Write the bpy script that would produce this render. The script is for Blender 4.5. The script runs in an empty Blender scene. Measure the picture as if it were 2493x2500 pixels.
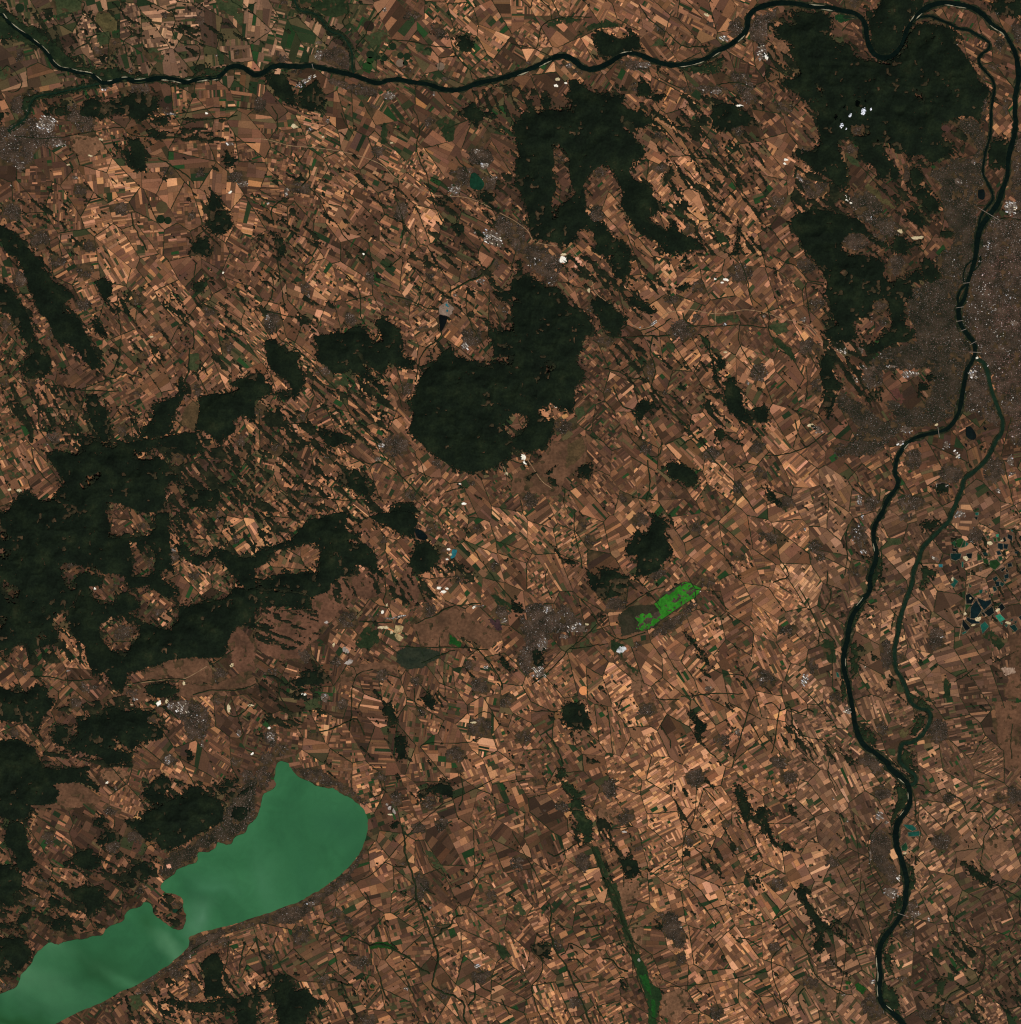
import bpy, math, random
import numpy as np
from mathutils import Matrix, Vector
random.seed(7); RNG = np.random.default_rng(11)
R = math.radians
scene = bpy.context.scene
C = scene.collection
# One Blender unit is one kilometre; one map cell is 44 m.
S = 0.044
W0, H0 = 2493, 2500
scene.unit_settings.system = 'METRIC'
scene.unit_settings.scale_length = 1000.0
# ------------------------------------------------------------------ camera
ALT = 786.0
cam_d = bpy.data.cameras.new('satellite_camera')
cam = bpy.data.objects.new('satellite_camera', cam_d); C.objects.link(cam)
cam.location = (0, 0, ALT)
cam.rotation_euler = (0, 0, 0)
cam_d.sensor_fit = 'VERTICAL'
cam_d.angle = 2 * math.atan(H0 * S / 2 / ALT)
cam_d.clip_start = 1.0
cam_d.clip_end = 5000.0
scene.camera = cam
# ------------------------------------------------------------------ sky and sun (late summer morning, sun in the south-south-east)
SUN_AZ, SUN_EL = 150.0, 47.0
world = bpy.data.worlds.new('World'); scene.world = world; world.use_nodes = True
wn = world.node_tree.nodes; wl = world.node_tree.links
sky = wn.new('ShaderNodeTexSky'); sky.sky_type = 'NISHITA'; sky.sun_disc = False
sky.sun_elevation = R(SUN_EL); sky.sun_rotation = R(SUN_AZ)
bgn = wn['Background']; bgn.inputs['Strength'].default_value = 0.05
wl.new(sky.outputs['Color'], bgn.inputs['Color'])
sun_d = bpy.data.lights.new('sun', 'SUN'); sun_d.energy = 4.0; sun_d.angle = R(0.5); sun_d.color = (1.0, 0.95, 0.88)
sun = bpy.data.objects.new('sun', sun_d); C.objects.link(sun)
az, el = R(SUN_AZ), R(SUN_EL)
sd = Vector((math.sin(az) * math.cos(el), math.cos(az) * math.cos(el), math.sin(el)))
sun.rotation_euler = sd.to_track_quat('Z', 'Y').to_euler()
sun.location = sd * 400
vs = scene.view_settings
scene.display_settings.display_device = 'sRGB'
vs.view_transform = 'Standard'; vs.look = 'None'; vs.exposure = 0.0; vs.gamma = 1.0; vs.use_curve_mapping = False
scene.render.engine = 'CYCLES'
scene.cycles.use_denoising = False
scene.cycles.max_bounces = 4
scene.cycles.filter_width = 1.2
# ---------------------------------------------------------------- survey data
# Map survey: sixteen map sheets, local units of 1/3.0832 map cells (one map cell = 44 m).
SURVEY = """
@00
F floodplain .93: 0 40 50 70 110 120 180 200 250 205 310 240 360 290 420 340 470 390 540 440 610 490 720 520 800 515 870 510 900 540 1000 560 1100 570 1160 585 1050 600 900 590 800 610 740 585 680 540 560 520 450 500 400 460 360 400 300 360 200 330 110 290 0 270
F floodplain .9: 1160 600 1280 620 1400 620 1440 640 1350 652 1200 638
F floodplain .8: 1330 590 1450 575 1520 520 1680 515 1720 495 1690 545 1620 575 1480 590 1400 602
F smallarm .95: 190 740 260 715 400 700 560 655 740 630 760 655 600 690 440 715 300 745 240 790 225 870 190 885 160 830 165 780
F plainwood .62: 620 760 690 740 800 790 850 740 960 730 1010 700 1120 690 1200 740 1190 800 1130 830 1120 880 1060 910 980 880 900 840 850 860 760 900 700 880 590 870
F plainwood .5: 330 800 500 790 540 850 450 880 370 850
F hourglass 1: 840 1070 880 1090 960 1130 1000 1170 1060 1180 1100 1260 1070 1285 1000 1255 960 1200 900 1140 850 1095
F hourglass 1: 920 1020 990 1050 1040 1040 1080 1110 1095 1220 1000 1190 980 1100
F ridge .95: 0 1690 60 1720 110 1740 170 1800 220 1870 250 1927 60 1927 30 1850
F wedge 1: 1690 1120 1730 1170 1800 1200 1740 1250 1680 1250
F eastscrub .7: 1570 1440 1620 1480 1680 1560 1740 1630 1760 1700 1680 1760 1590 1760 1570 1620
F eastscrub .5: 1480 1800 1560 1770 1600 1927 1400 1920
F pairwood 1: 1160 900 1220 890 1280 930 1220 960 1170 950
F pairwood 1: 1110 980 1170 975 1190 1030 1120 1035
F edgewood 1: 0 830 30 830 45 880 0 945
S .34 60: 200 60 900 80 900 480 600 480 390 300
S .16 30: 900 0 1927 0 1927 400 1000 480
S .35 0: 1130 880 1700 900 1700 1080 1130 1060
S .12 40: 0 1500 500 1500 900 1927 0 1927
G olive: 720 110 820 95 880 160 880 230 830 250 760 200 720 160
G green: 1110 370 1200 360 1240 420 1220 480 1140 450
G green: 0 500 60 505 75 560 30 600 0 590
G green: 400 0 620 0 600 90 430 110
G green: 1600 0 1830 0 1830 200 1740 110 1640 60
G green: 720 250 830 240 820 330 740 350
B 8: 950 200 1000 260 930 310 950 370 960 420 1030 430 1000 490 1060 500
B 7: 700 150 620 100 640 30 590 0
B 8: 1300 80 1320 160 1300 250 1380 330 1480 340 1510 400 1480 480
B 7: 400 130 460 190 540 150 560 110
B 8: 520 420 580 360 660 330 690 280 750 260
B 7: 0 540 60 500 130 560 160 640 120 690 60 690
B 8: 1930 20 1840 60 1740 0
B 10: 1190 1190 1260 1230 1330 1270 1420 1330 1460 1390
B 8: 650 1520 720 1490 800 1500
B 12: 990 1600 1000 1680 1040 1760 1110 1890
B 8: 1300 960 1440 920 1560 895 1680 890 1790 870
B 7: 1920 820 1650 810 1400 850 1150 890
B 6: 120 1030 400 1040 640 1000 900 960 1000 1020 1300 1035 1927 1075
B 8: 460 1760 450 1850 470 1927
B 8: 1540 1430 1580 1560 1570 1700 1480 1780
C 1220 1560 45 olive;1420 1500 18 dark;1210 1650 32 dgreen;1265 1660 28 dgreen;150 60 35 dgreen;1265 750 30 dgreen;1460 720 22 dgreen
T gyor: 0 960 120 930 210 900 290 870 420 1000 500 1080 420 1110 330 1100 270 1160 240 1230 190 1290 110 1250 40 1220 0 1180
V 150 800 70 80;545 850 60 75;640 930 80 80;1050 670 90 45;1240 830 50 40;1250 1290 60 40;1510 1300 60 35;1780 1330 75 50;600 1440 45 60;910 1570 70 50;1240 100 60 35;1500 140 50 45;740 390 50 40;330 420 40 30;1780 390 40 35;1000 530 50 18;300 1800 80 80;90 1600 80 80;680 1850 60 50;150 430 40 60;870 340 50 22;1440 1620 40 40;230 700 50 25
I 350 935 80 65 w;430 1080 70 30 m;790 665 38 14 w;922 640 12 18 m;1290 858 34 12 w;1730 1085 34 18 w;1830 1385 42 25 m;155 1265 28 34 m;80 1070 70 80 s;1632 415 10 12 w;560 1335 22 16 m;90 1400 25 40 s
Q 1555 853 10 10 white;1732 1448 12 12 white;760 1050 14 10 sand;680 1172 14 8 sand;515 1240 12 8 sand
H dry: 540 1030 740 1030 790 1140 640 1190 560 1150
H dry: 680 780 820 790 850 860 740 850
N 40 120 90 50;130 215 140 35;280 305 70 45;350 370 80 50;440 470 100 50;500 500 60 10;580 540 100 10;660 550 50 15;745 590 70 55;830 610 60 0;930 585 60 -5;1050 605 90 5;1250 595 60 0;1310 635 90 15;1420 605 60 -10;1530 605 100 0;1620 605 50 -5
@10
F duneswood 1: 60 575 200 560 240 600 280 690 270 770 290 810 230 780 180 740 130 690 80 610
F orchards .55: 330 690 460 600 490 660 530 760 480 830 430 850 340 800 300 740
F northcopse .85: 1510 280 1570 260 1640 330 1620 400 1560 390 1510 330
F limehill .85: 1520 840 1640 770 1700 830 1710 920 1670 960 1600 900 1530 870
F limehill .7: 1700 840 1780 850 1820 890 1740 880
F parkwood .9: 1640 1430 1750 1450 1800 1500 1760 1540 1700 1510
F parkwood .8: 1720 1560 1790 1640 1760 1650 1715 1590
F blackwedge 1: 1350 1490 1400 1480 1440 1510 1410 1560 1370 1520
F blackwedge2 1: 1480 1690 1560 1680 1580 1740 1530 1770 1490 1730
F westgreen .8: 90 1720 200 1790 240 1900 180 1927 150 1800
F tributary .95: 265 20 330 60 430 85 500 130 540 200 640 230 690 300 745 370 740 400 715 370 680 300 600 280 540 240 480 160 400 120 320 100 280 60
S .32 70: 1640 680 1927 640 1927 1000 1760 960
S .12 40: 0 1300 1927 1300 1927 1927 0 1927
G darkgreen: 1350 920 1420 880 1500 920 1500 1000 1480 1070 1430 1060 1390 980
G darkgreen: 260 0 420 0 420 60 300 40
G darkgreen: 400 30 620 0 700 0 700 100 600 130 520 120
G green: 820 270 980 220 1000 330 860 350
G green: 1200 330 1330 350 1320 420 1210 400
G darkgreen: 960 920 1000 930 980 1080 940 1090 950 980
W tata dgreen: 1620 1310 1650 1300 1700 1350 1720 1390 1690 1430 1620 1415 1610 1370
B 9: 1180 820 1220 900 1230 1000 1205 1100 1230 1200 1290 1320 1310 1440 1360 1580 1420 1700
B 9: 640 850 690 950 740 1020
B 8: 1030 960 1080 980 1130 1030
B 10: 290 1150 340 1230 390 1270 400 1330 340 1400
B 12: 240 1490 150 1540 115 1600 130 1680
B 9: 400 1410 480 1500 540 1620 620 1700 680 1800 800 1880
B 9: 1040 1400 1060 1520 1090 1600 1110 1720 1090 1850
B 8: 1460 280 1500 390 1570 490 1680 590
B 9: 690 30 700 90 660 150 670 200
B 8: 1000 300 1140 310 1330 350 1470 360
B 9: 1510 200 1590 270 1650 360
B 7: 750 350 820 270 850 190 960 60
B 7: 1310 1330 1400 1370 1460 1440
B 12: 1500 1180 1560 1250 1600 1300
B 8: 1200 1700 1210 1830 1260 1900
B 7: 960 1790 1010 1850 1060 1870
B 8: 120 800 160 870 165 980
C 1030 350 28 dgreen;860 410 30 dgreen;920 432 17 dgreen;968 438 24 dgreen;1045 405 22 olive;1088 418 25 dgreen;1138 425 27 dgreen;860 455 28 green;1125 475 20 dgreen;1085 475 30 grey;840 505 38 green;1295 385 30 dgreen;1390 500 30 grey;995 395 22 brown;850 195 40 dark
T komarno: 440 390 500 370 560 370 620 340 680 380 710 450 710 520 660 520 600 500 560 470 480 460 440 450
T komarom: 510 560 600 590 700 620 780 630 920 690 930 730 760 720 640 670 540 620
V 200 440 70 28;300 550 70 25;1170 120 70 40;1370 210 55 35;1410 260 65 35;1140 540 60 28;1640 150 45 25;210 30 30 40;30 780 50 80;920 1140 60 50;340 1410 100 50;1090 1590 55 75;1560 1340 110 90;1690 1180 100 75;1310 920 50 60;1860 1700 60 110;880 800 65 28;480 1250 40 30;1450 600 60 28;1730 1040 40 40;1750 1380 60 70
I 370 612 85 20 w -32;468 420 30 40 m;1000 722 48 32 m;480 320 30 14 m;1720 1255 42 24 w;1790 1345 28 24 m;1500 1430 60 42 m;1775 1790 90 55 w 30;1652 1750 20 14 w;1430 185 22 14 m;380 755 16 18 w;412 970 24 14 m;540 912 14 20 m;970 75 14 20 m;1340 700 12 25 m;1660 1140 28 20 m;228 1440 16 34 w;85 1530 10 12 w
Q 290 950 26 18 sand;505 1030 9 9 sand;810 1910 8 12 white;1022 1075 10 8 sand
@20
F northbank .97: 630 230 700 250 770 290 830 300 880 270 890 220 960 300 960 340 1000 375 900 370 830 395 780 430 700 430 660 400 650 360 610 330
F islandwood .9: 1240 500 1400 490 1500 470 1600 430 1600 480 1560 540 1460 560 1350 550 1270 530
F gerecse .94: 430 610 500 600 540 650 620 700 680 720 720 700 790 730 840 700 835 780 870 820 930 830 960 800 1000 850 1060 900 1110 930 1020 930 1000 965 950 965 900 910 870 890 830 930 850 980 920 1010 930 1080 980 1090 1000 1140 960 1190 910 1210 880 1290 950 1370 1010 1390 1060 1400 1060 1470 1110 1520 1150 1570 1210 1610 1190 1620 1110 1580 1070 1630 1000 1640 1090 1710 1170 1760 1180 1700 1210 1660 1220 1710 1260 1760 1350 1790 1440 1850 1470 1880 1400 1870 1280 1890 1200 1927 1120 1900 1130 1840 1060 1800 960 1760 900 1690 860 1640 850 1590 820 1550 840 1470 830 1420 800 1360 760 1290 730 1250 670 1240 600 1290 560 1340 540 1450 555 1530 560 1590 610 1660 680 1680 720 1730 750 1780 820 1820 870 1870 900 1927 660 1927 620 1850 560 1770 490 1720 500 1800 430 1820 400 1840 280 1830 180 1800 130 1740 120 1650 110 1590 90 1500 60 1440 30 1380 40 1280 20 1200 60 1180 40 1080 0 960 30 930 80 900 60 860 130 800 200 850 240 830 290 820 350 830 400 800 430 830 460 850 480 810 430 760 400 720 430 680
X: 300 1090 340 1075 400 1140 430 1210 440 1330 460 1430 490 1470 420 1500 350 1570 350 1640 320 1650 280 1560 300 1500 330 1420 300 1310 310 1180
X: 500 1750 560 1690 620 1760 630 1850 560 1800 510 1810
F westpilis .78: 1500 790 1600 770 1660 800 1780 860 1890 940 1870 970 1780 930 1700 960 1600 1000 1520 970 1500 900
F tokodwood .9: 1060 710 1130 700 1170 730 1100 770 1050 740
F bajotwood 1: 950 620 1000 610 1060 680 1020 720 940 740
F vineyardwood .9: 220 740 270 730 300 770 280 820 230 810
F stripwood .95: 1690 1640 1730 1740 1700 1927 1640 1927 1690 1800
S .27 52: 1050 950 1927 950 1927 1927 1300 1927 1200 1500
S .2 60: 0 650 450 700 450 820 0 850
S .3 45: 850 700 1927 740 1927 950 900 950
G darkgreen: 310 150 440 130 520 150 400 180 240 200
G darkgreen: 590 180 700 160 860 190 700 210 580 230 470 300
G brownscrub: 1430 510 1590 460 1560 530 1440 550
G green: 1050 350 1110 280 1150 340 1100 370
G darkgreen: 1120 1530 1200 1560 1330 1640 1280 1640 1180 1600
G darkgreen: 1500 1700 1600 1760 1640 1850 1590 1900
B 7: 0 330 180 370 300 430
B 8: 190 360 210 260 240 180 400 130 600 130
B 9: 960 30 1010 120 1080 180 1180 260 1300 350 1500 350
B 8: 210 0 280 60 300 150
B 10: 1100 930 1200 1030 1290 1150 1400 1190 1550 1200
B 10: 1380 860 1420 960 1480 1040 1560 1150
B 8: 1300 1260 1390 1360 1480 1430 1600 1560
B 9: 1540 1200 1640 1330 1720 1430 1780 1500
B 8: 1560 640 1700 620 1800 660
B 8: 1090 500 1110 580 1210 640 1300 680
B 8: 900 1800 940 1870 1010 1927
V 360 1200 50 38;660 1300 50 45;640 1610 65 65;1110 1270 80 40;1110 1030 50 40;1330 1730 50 50;1520 1090 38 60;1110 210 40 50;330 130 30 40;1330 340 80 18;1700 980 50 60;100 470 60 22;920 670 38 50;40 1780 60 130;150 1880 130 50;380 960 28 20;1500 180 60 20;1450 1740 40 40;1300 680 60 25
T esztergomwest: 1640 150 1720 130 1760 180 1740 260 1660 300 1640 220
T esztergom: 1790 150 1900 100 1927 120 1927 420 1860 330 1790 290
T nyerges: 780 460 900 440 1050 480 1100 500 950 525 800 515
T labatlan: 330 480 400 470 480 510 560 545 700 535 640 570 540 575 450 550 360 510
T dorog: 1660 540 1750 540 1820 650 1850 780 1780 800 1700 700 1640 600
T tokod: 1340 650 1480 640 1620 660 1640 700 1400 715
I 1600 290 40 25 w;1000 490 60 22 m;1885 400 38 60 w;430 495 30 20 m;1760 580 30 40 s;1540 690 40 20 m;1440 670 40 20 s;1390 1335 12 10 w
Q 345 598 18 18 sand;332 645 17 12 white;405 625 10 10 white;757 880 18 32 white;1672 768 20 14 white;1712 795 28 12 white;725 755 25 12 grey;460 1215 22 10 pink;390 1915 20 12 sand;1465 112 18 14 sand
N 250 480 110 -25;80 560 60 -15;850 398 80 -5;1400 490 100 -5;1540 410 80 -35;1720 290 90 -45;1300 495 60 -5
@30
F pilis .93: 190 80 280 80 420 90 520 150 480 230 500 300 560 340 640 330 650 380 690 430 770 455 860 475 940 475 1010 440 1060 350 1090 280 1140 190 1200 150 1290 170 1350 200 1420 230 1460 280 1410 330 1500 400 1540 470 1580 540 1600 600 1680 650 1700 700 1660 760 1630 880 1600 920 1560 880 1470 870 1400 900 1320 930 1340 1000 1330 1100 1400 1130 1330 1190 1250 1230 1200 1170 1100 1190 1060 1140 1000 1150 960 1080 880 1060 830 1030 880 1090 920 1180 960 1230 1000 1290 1010 1340 900 1360 850 1330 830 1260 740 1210 700 1140 700 1090 640 1060 560 1060 530 1090 550 1150 600 1220 610 1300 640 1400 600 1420 520 1400 500 1350 420 1310 330 1260 280 1200 210 1150 240 1110 380 1150 400 1120 420 1050 400 960 390 870 330 810 250 700 120 640 100 590 200 600 260 560 230 480 190 400 210 350 180 310 100 310 60 280 60 220 120 180 200 200 260 180 200 130
X: 640 950 740 930 790 1000 720 1030 640 1020
X: 1110 640 1190 720 1200 780 1130 720
X: 380 620 450 680 440 740 390 660
X: 930 1070 980 1130 1010 1230 960 1180
F budahills .9: 200 1640 260 1600 320 1590 360 1540 450 1570 520 1610 600 1620 680 1640 740 1690 760 1750 640 1760 560 1830 620 1927 320 1927 280 1830 240 1760 200 1700
F csucs .88: 1100 1270 1170 1270 1190 1330 1160 1380 1220 1440 1290 1510 1310 1560 1330 1620 1250 1600 1180 1540 1110 1450 1090 1370
F csucs .9: 1060 1560 1120 1580 1190 1650 1210 1700 1160 1710 1070 1640
F budaspur 1: 1310 1740 1420 1750 1410 1790 1330 1780
F budaspur2 .9: 970 1780 1040 1800 1100 1830 1200 1790 1180 1840 1070 1880 1080 1927 960 1900
F budahills .9: 740 1720 800 1770 900 1830 940 1880 850 1850 770 1800
F islandforest .95: 1700 1060 1780 1040 1840 1060 1830 1180 1800 1280 1680 1270 1670 1160
F bendforest .9: 770 80 830 90 920 0 1150 0 1200 40 1130 110 1050 200 1020 300 960 390 880 410 810 370 790 280 790 180 760 120
F farbank .5: 1720 20 1927 0 1927 140 1700 110
S .5 45: 840 1330 1100 1330 1250 1500 1250 1700 1050 1650 850 1450
S .6 40: 250 1250 640 1380 660 1480 640 1640 300 1660 200 1500
S .35 50: 1190 800 1600 850 1450 1300 1100 1250
S .3 50: 0 150 250 180 250 560 0 620
G dgreenpatch: 520 110 600 110 690 140 640 150 600 160 570 175 530 150
G olive: 770 1380 860 1450 950 1520 990 1570 950 1570 850 1500 750 1410
G green: 600 1150 700 1210 710 1260 640 1230
G green: 1500 250 1590 260 1570 280 1500 275
W pools dark: 1605 1430 1650 1430 1650 1500 1605 1490
B 9: 0 480 80 520 180 570 240 590
B 8: 1650 1590 1720 1650 1820 1640 1927 1660
B 8: 720 1250 800 1340 900 1440 1000 1560
T northbank: 1480 870 1560 900 1640 960 1680 1080 1640 1180 1630 1300 1680 1400 1590 1420 1600 1600 1560 1927 1300 1927 1430 1800 1350 1650 1340 1550 1300 1460 1340 1400 1200 1300 1350 1250 1400 1180 1560 1200 1600 1130 1540 1050 1450 940
T pestnorth: 1620 1700 1720 1620 1780 1640 1927 1660 1927 1927 1600 1927
T pestfar: 1860 1050 1927 1000 1927 1640 1870 1640 1890 1480 1850 1450 1850 1250
T vacside: 1830 170 1927 200 1927 340 1890 330
T solymar: 660 1450 760 1430 880 1520 900 1600 1000 1700 1100 1720 1000 1790 900 1780 800 1700 700 1640 650 1560
T vorosvar: 230 1300 330 1350 480 1380 490 1440 400 1500 330 1500 290 1420
T esztergom: 0 90 90 60 120 100 60 170 0 180
V 650 1130 60 48;290 1130 60 38;700 975 55 40;1070 1310 38 58;100 1520 58 48;680 1820 100 70;850 1800 60 40;1290 195 75 40;120 810 100 38;610 290 30 30;1720 510 50 32;1650 640 30 100;1645 820 35 120;1810 800 28 80;680 30 60 30;1760 330 40 60
I 1845 1560 48 62 w;1450 1370 32 28 m;1570 1220 22 24 m;265 1345 50 14 m 50;780 1640 25 20 m;1700 1860 70 60 s;1900 1250 20 60 s;1760 90 30 20 m
Q 158 1202 15 12 white;148 1232 12 9 white;616 1492 20 24 white;645 1527 10 7 white;508 1498 9 12 white;1432 335 18 15 grey;1150 1788 36 16 sand;1018 1740 18 18 sand;8 432 16 22 white
N 380 45 50 5;470 62 60 5;1110 140 60 -50;1390 35 60 5;1480 55 100 15;1725 205 50 45;1780 255 40 45;1160 125 40 -20
H dry: 95 325 150 310 190 350 160 400 120 420 95 370
@01
F ridge .97: 130 0 330 0 320 90 370 160 420 200 480 220 520 270 550 320 480 350 470 420 560 440 610 490 640 570 670 630 700 710 740 760 800 810 800 840 720 850 690 860 640 800 600 720 550 680 500 660 450 690 420 620 400 560 350 480 290 430 260 350 220 280 210 180 150 60
F westridge .75: 0 200 90 240 120 300 180 400 230 500 260 580 290 650 340 700 380 770 380 830 330 900 240 930 170 890 180 800 230 750 200 650 150 600 130 520 90 440 30 420 0 400
F stepwood 1: 720 200 800 170 840 240 850 290 800 330 820 390 770 320 740 270
F stepwood2 .95: 690 500 740 480 800 580 820 630 770 620 720 560
F stepwood2 .9: 900 290 940 330 980 430 970 460 920 390
F roundcopse 1: 1460 190 1530 190 1540 260 1500 280 1450 250
F streakwood .7: 640 1030 720 1040 760 1130 800 1150 820 1290 830 1400 760 1380 700 1300 660 1180
F cuhawest .97: 1380 900 1400 990 1370 1070 1320 1150 1290 1230 1310 1290 1270 1340 1180 1350 1060 1370 1060 1290 1120 1280 1160 1200 1150 1110 1240 1090 1320 1040
F cuhaeast .97: 1500 1060 1600 1030 1700 1030 1760 1050 1800 1000 1720 960 1800 920 1927 880 1927 1250 1900 1250 1840 1190 1760 1240 1780 1310 1740 1360 1640 1400 1580 1330 1470 1320 1500 1230 1500 1110
F bakony .93: 550 1340 700 1380 830 1440 870 1430 880 1380 960 1400 1100 1390 1200 1370 1320 1340 1470 1330 1500 1400 1560 1470 1470 1500 1400 1490 1330 1450 1200 1420 1100 1480 1010 1450 1000 1520 1100 1540 1180 1510 1260 1580 1300 1640 1340 1640 1330 1700 1270 1690 1240 1780 1280 1860 1220 1927 1060 1927 1000 1900 900 1860 800 1840 800 1927 60 1927 100 1880 130 1800 200 1770 270 1810 330 1860 420 1830 440 1740 520 1740 500 1700 450 1640 400 1560 350 1490 430 1450 560 1500 640 1470
X: 600 1720 700 1640 760 1620 740 1670 640 1760
F bakonyeast .93: 1490 1760 1640 1760 1660 1850 1600 1900 1450 1890 1380 1870 1430 1800 1330 1700
S .34 64: 0 950 380 960 640 1000 700 1300 600 1400 350 1450 200 1400 0 1300
S .5 50: 1000 1400 1600 1380 1927 1350 1927 1927 1300 1927 1260 1600
S .2 64: 0 420 300 650 600 900 0 900
S .13 50: 700 300 1927 100 1927 900 900 1000
S .35 60: 820 1150 1060 1120 1060 1400 830 1400
G brownscrub: 1380 1150 1450 1090 1500 1110 1500 1240 1460 1310 1370 1270
G green: 1430 740 1490 730 1510 800 1480 870 1430 880
G green: 0 1610 60 1610 160 1640 140 1670 0 1640
B 12: 900 680 900 760 860 840 840 900
B 12: 1430 700 1420 850 1390 950
B 9: 620 1000 780 940 860 920
B 9: 880 860 960 890 1070 920
B 8: 1290 280 1280 400 1350 470 1450 550 1460 700
B 8: 890 280 890 420 910 560 910 680
B 8: 1480 50 1460 180 1500 330 1650 420
B 10: 290 1030 290 1200 300 1300 360 1400
B 10: 400 1150 470 1250 540 1340 600 1380
B 9: 240 1440 260 1560 320 1650 390 1720
B 9: 1250 600 1300 680 1360 740
B 8: 500 1000 620 1010 900 1020
V 150 170 58 68;640 110 78 65;630 370 60 50;50 520 38 60;1190 540 40 40;1090 750 40 30;1720 690 48 65;1480 1010 40 50;1040 1030 28 40;920 1310 50 50;410 1370 60 50;570 1140 40 35;250 940 50 28;40 950 40 40;1340 1530 48 45;1580 420 65 38;1030 330 55 48;730 1630 28 28;1450 730 55 15;380 580 28 60;850 880 28 20;1810 1390 40 55;440 50 70 40
I 350 1415 12 12 m;1105 795 14 10 m;870 925 22 10 m;90 700 10 10 m
Q 70 1760 14 11 sand;145 1765 20 14 sand;1680 125 8 8 white;1140 608 14 9 sand
@11
F csaszar .96: 430 610 520 600 620 560 650 600 740 530 800 520 830 560 880 650 960 640 950 580 900 500 960 470 1010 500 1090 550 1080 600 1110 670 1100 750 1200 790 1190 850 1100 840 1000 780 1000 840 940 890 870 840 780 730 740 720 800 830 900 930 960 980 1000 1060 940 1050 880 960 780 910 700 860 620 890 580 890 520 830 430 740 460 700
F starwood .98: 60 650 150 620 160 690 230 730 310 710 350 740 320 810 340 870 380 940 340 1020 290 1090 270 1060 280 1000 230 920 160 890 100 840 70 740
F cuhaeast .97: 0 860 50 880 60 950 130 960 100 1040 0 1070
F starwood .9: 140 1020 270 1050 230 1090 160 1090
F vertes .96: 1480 690 1510 770 1560 760 1580 800 1650 780 1700 830 1780 860 1740 800 1800 780 1860 820 1927 830 1927 1220 1880 1250 1880 1310 1927 1380 1927 1530 1860 1540 1830 1570 1760 1600 1690 1620 1600 1640 1480 1600 1400 1540 1280 1470 1250 1420 1200 1390 1180 1360 1150 1300 1180 1230 1190 1180 1130 1110 1200 1040 1220 940 1280 850 1250 830 1300 800 1360 790 1390 740 1440 700
F vertes .75: 1650 450 1740 470 1790 530 1740 600 1790 700 1800 770 1927 740 1927 580 1820 560
F vertesnorth .6: 1780 280 1927 250 1927 330 1850 350
F morwood .9: 480 1290 560 1320 640 1340 760 1380 740 1410 640 1410 590 1450 530 1420 470 1330
F bodajkwood .8: 700 1610 760 1600 840 1660 830 1710 860 1790 780 1800 700 1740 610 1690 620 1650
F bodajkwood .85: 1060 1860 1180 1870 1230 1927 1040 1927
S .38 42: 0 1080 350 1170 600 1450 900 1700 1000 1927 0 1927
S .35 50: 750 900 1000 1050 1060 1200 850 1150
S .12 40: 0 0 1927 0 1927 500 0 600
S .25 55: 1300 550 1480 650 1450 750 1290 750
S .18 45: 350 800 1100 1200 1000 1500 500 1300
W ashpit black: 1380 440 1440 460 1420 530 1390 570 1380 500
G ash: 1380 380 1440 340 1490 400 1450 460 1380 440
G green: 590 900 670 880 700 980 600 970
G green: 1000 1660 1060 1650 1160 1710 1060 1700
B 12: 1400 570 1380 620 1300 680 1240 760 1220 860 1200 950
B 16: 1450 280 1560 210 1690 150 1760 80 1800 20
B 9: 1020 300 1150 330 1280 390 1380 400
B 9: 620 100 720 180 780 280 790 440 820 520
B 8: 60 100 120 150 120 300 40 420
B 8: 160 10 180 160 200 300 220 430
B 8: 0 380 150 430 280 460 380 440
B 9: 150 520 180 620 290 690 400 780 500 900 600 1000
B 8: 940 60 1000 80 1100 0
B 8: 1600 230 1580 380 1620 520 1720 680
B 9: 1700 250 1800 400 1850 550
B 9: 640 1060 700 1180 800 1290 880 1370 960 1500 1100 1660 1220 1790 1280 1880
B 8: 1000 1300 1010 1250 1100 1200
B 8: 500 1460 600 1560 700 1650
B 8: 640 1400 700 1500 850 1560 960 1550
B 8: 850 1830 650 1840 500 1820 330 1800
B 8: 140 1650 180 1760 250 1830
B 7: 1190 1480 1250 1580 1290 1700
B 7: 1420 1780 1540 1750 1600 1750
B 8: 950 880 1050 1000 1100 1140
V 130 500 65 85;720 470 58 58;1130 340 50 48;1620 600 85 85;1050 1430 105 85;1660 1600 58 38;1360 1570 58 38;370 240 50 45;860 160 45 65;1640 130 60 38;510 870 50 45;1130 1000 58 48;160 1460 50 50;560 1530 50 33;1170 1800 75 48;400 1830 85 28;1620 1690 38 38;1310 150 48 38;1280 550 85 22;350 1220 38 38;20 1180 38 58;1850 410 38 38;1800 60 40 50
I 940 1415 22 36 w;1570 680 26 26 w;90 470 20 26 m;1690 190 30 20 m;915 1525 22 20 m;1495 295 12 12 m;390 300 14 12 m;840 130 12 16 m
Q 1535 1715 10 8 white;1565 1865 20 10 white;1440 935 22 14 grey;1490 890 9 20 grey;1260 1140 20 11 grey;1655 975 10 7 grey;1885 1640 12 14 sand
@21
F vertes .96: 0 180 60 100 20 30 60 20 90 130 180 170 240 230 330 230 400 290 420 370 530 400 560 450 600 520 600 580 530 640 530 700 480 770 490 820 560 870 530 930 460 990 480 1050 460 1120 450 1200 410 1160 340 1140 300 1110 200 1150 190 1190 260 1230 320 1250 300 1340 250 1440 160 1470 90 1460 0 1430
X: -70 1260 0 1200 70 1170 140 1240 60 1340 -20 1400
X: 240 800 290 780 330 830 270 880
X: 0 300 60 330 70 355 0 345
F motorwaywood .98: 590 310 640 310 740 360 800 420 860 480 820 560 840 600 760 600 700 540 620 420
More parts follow.
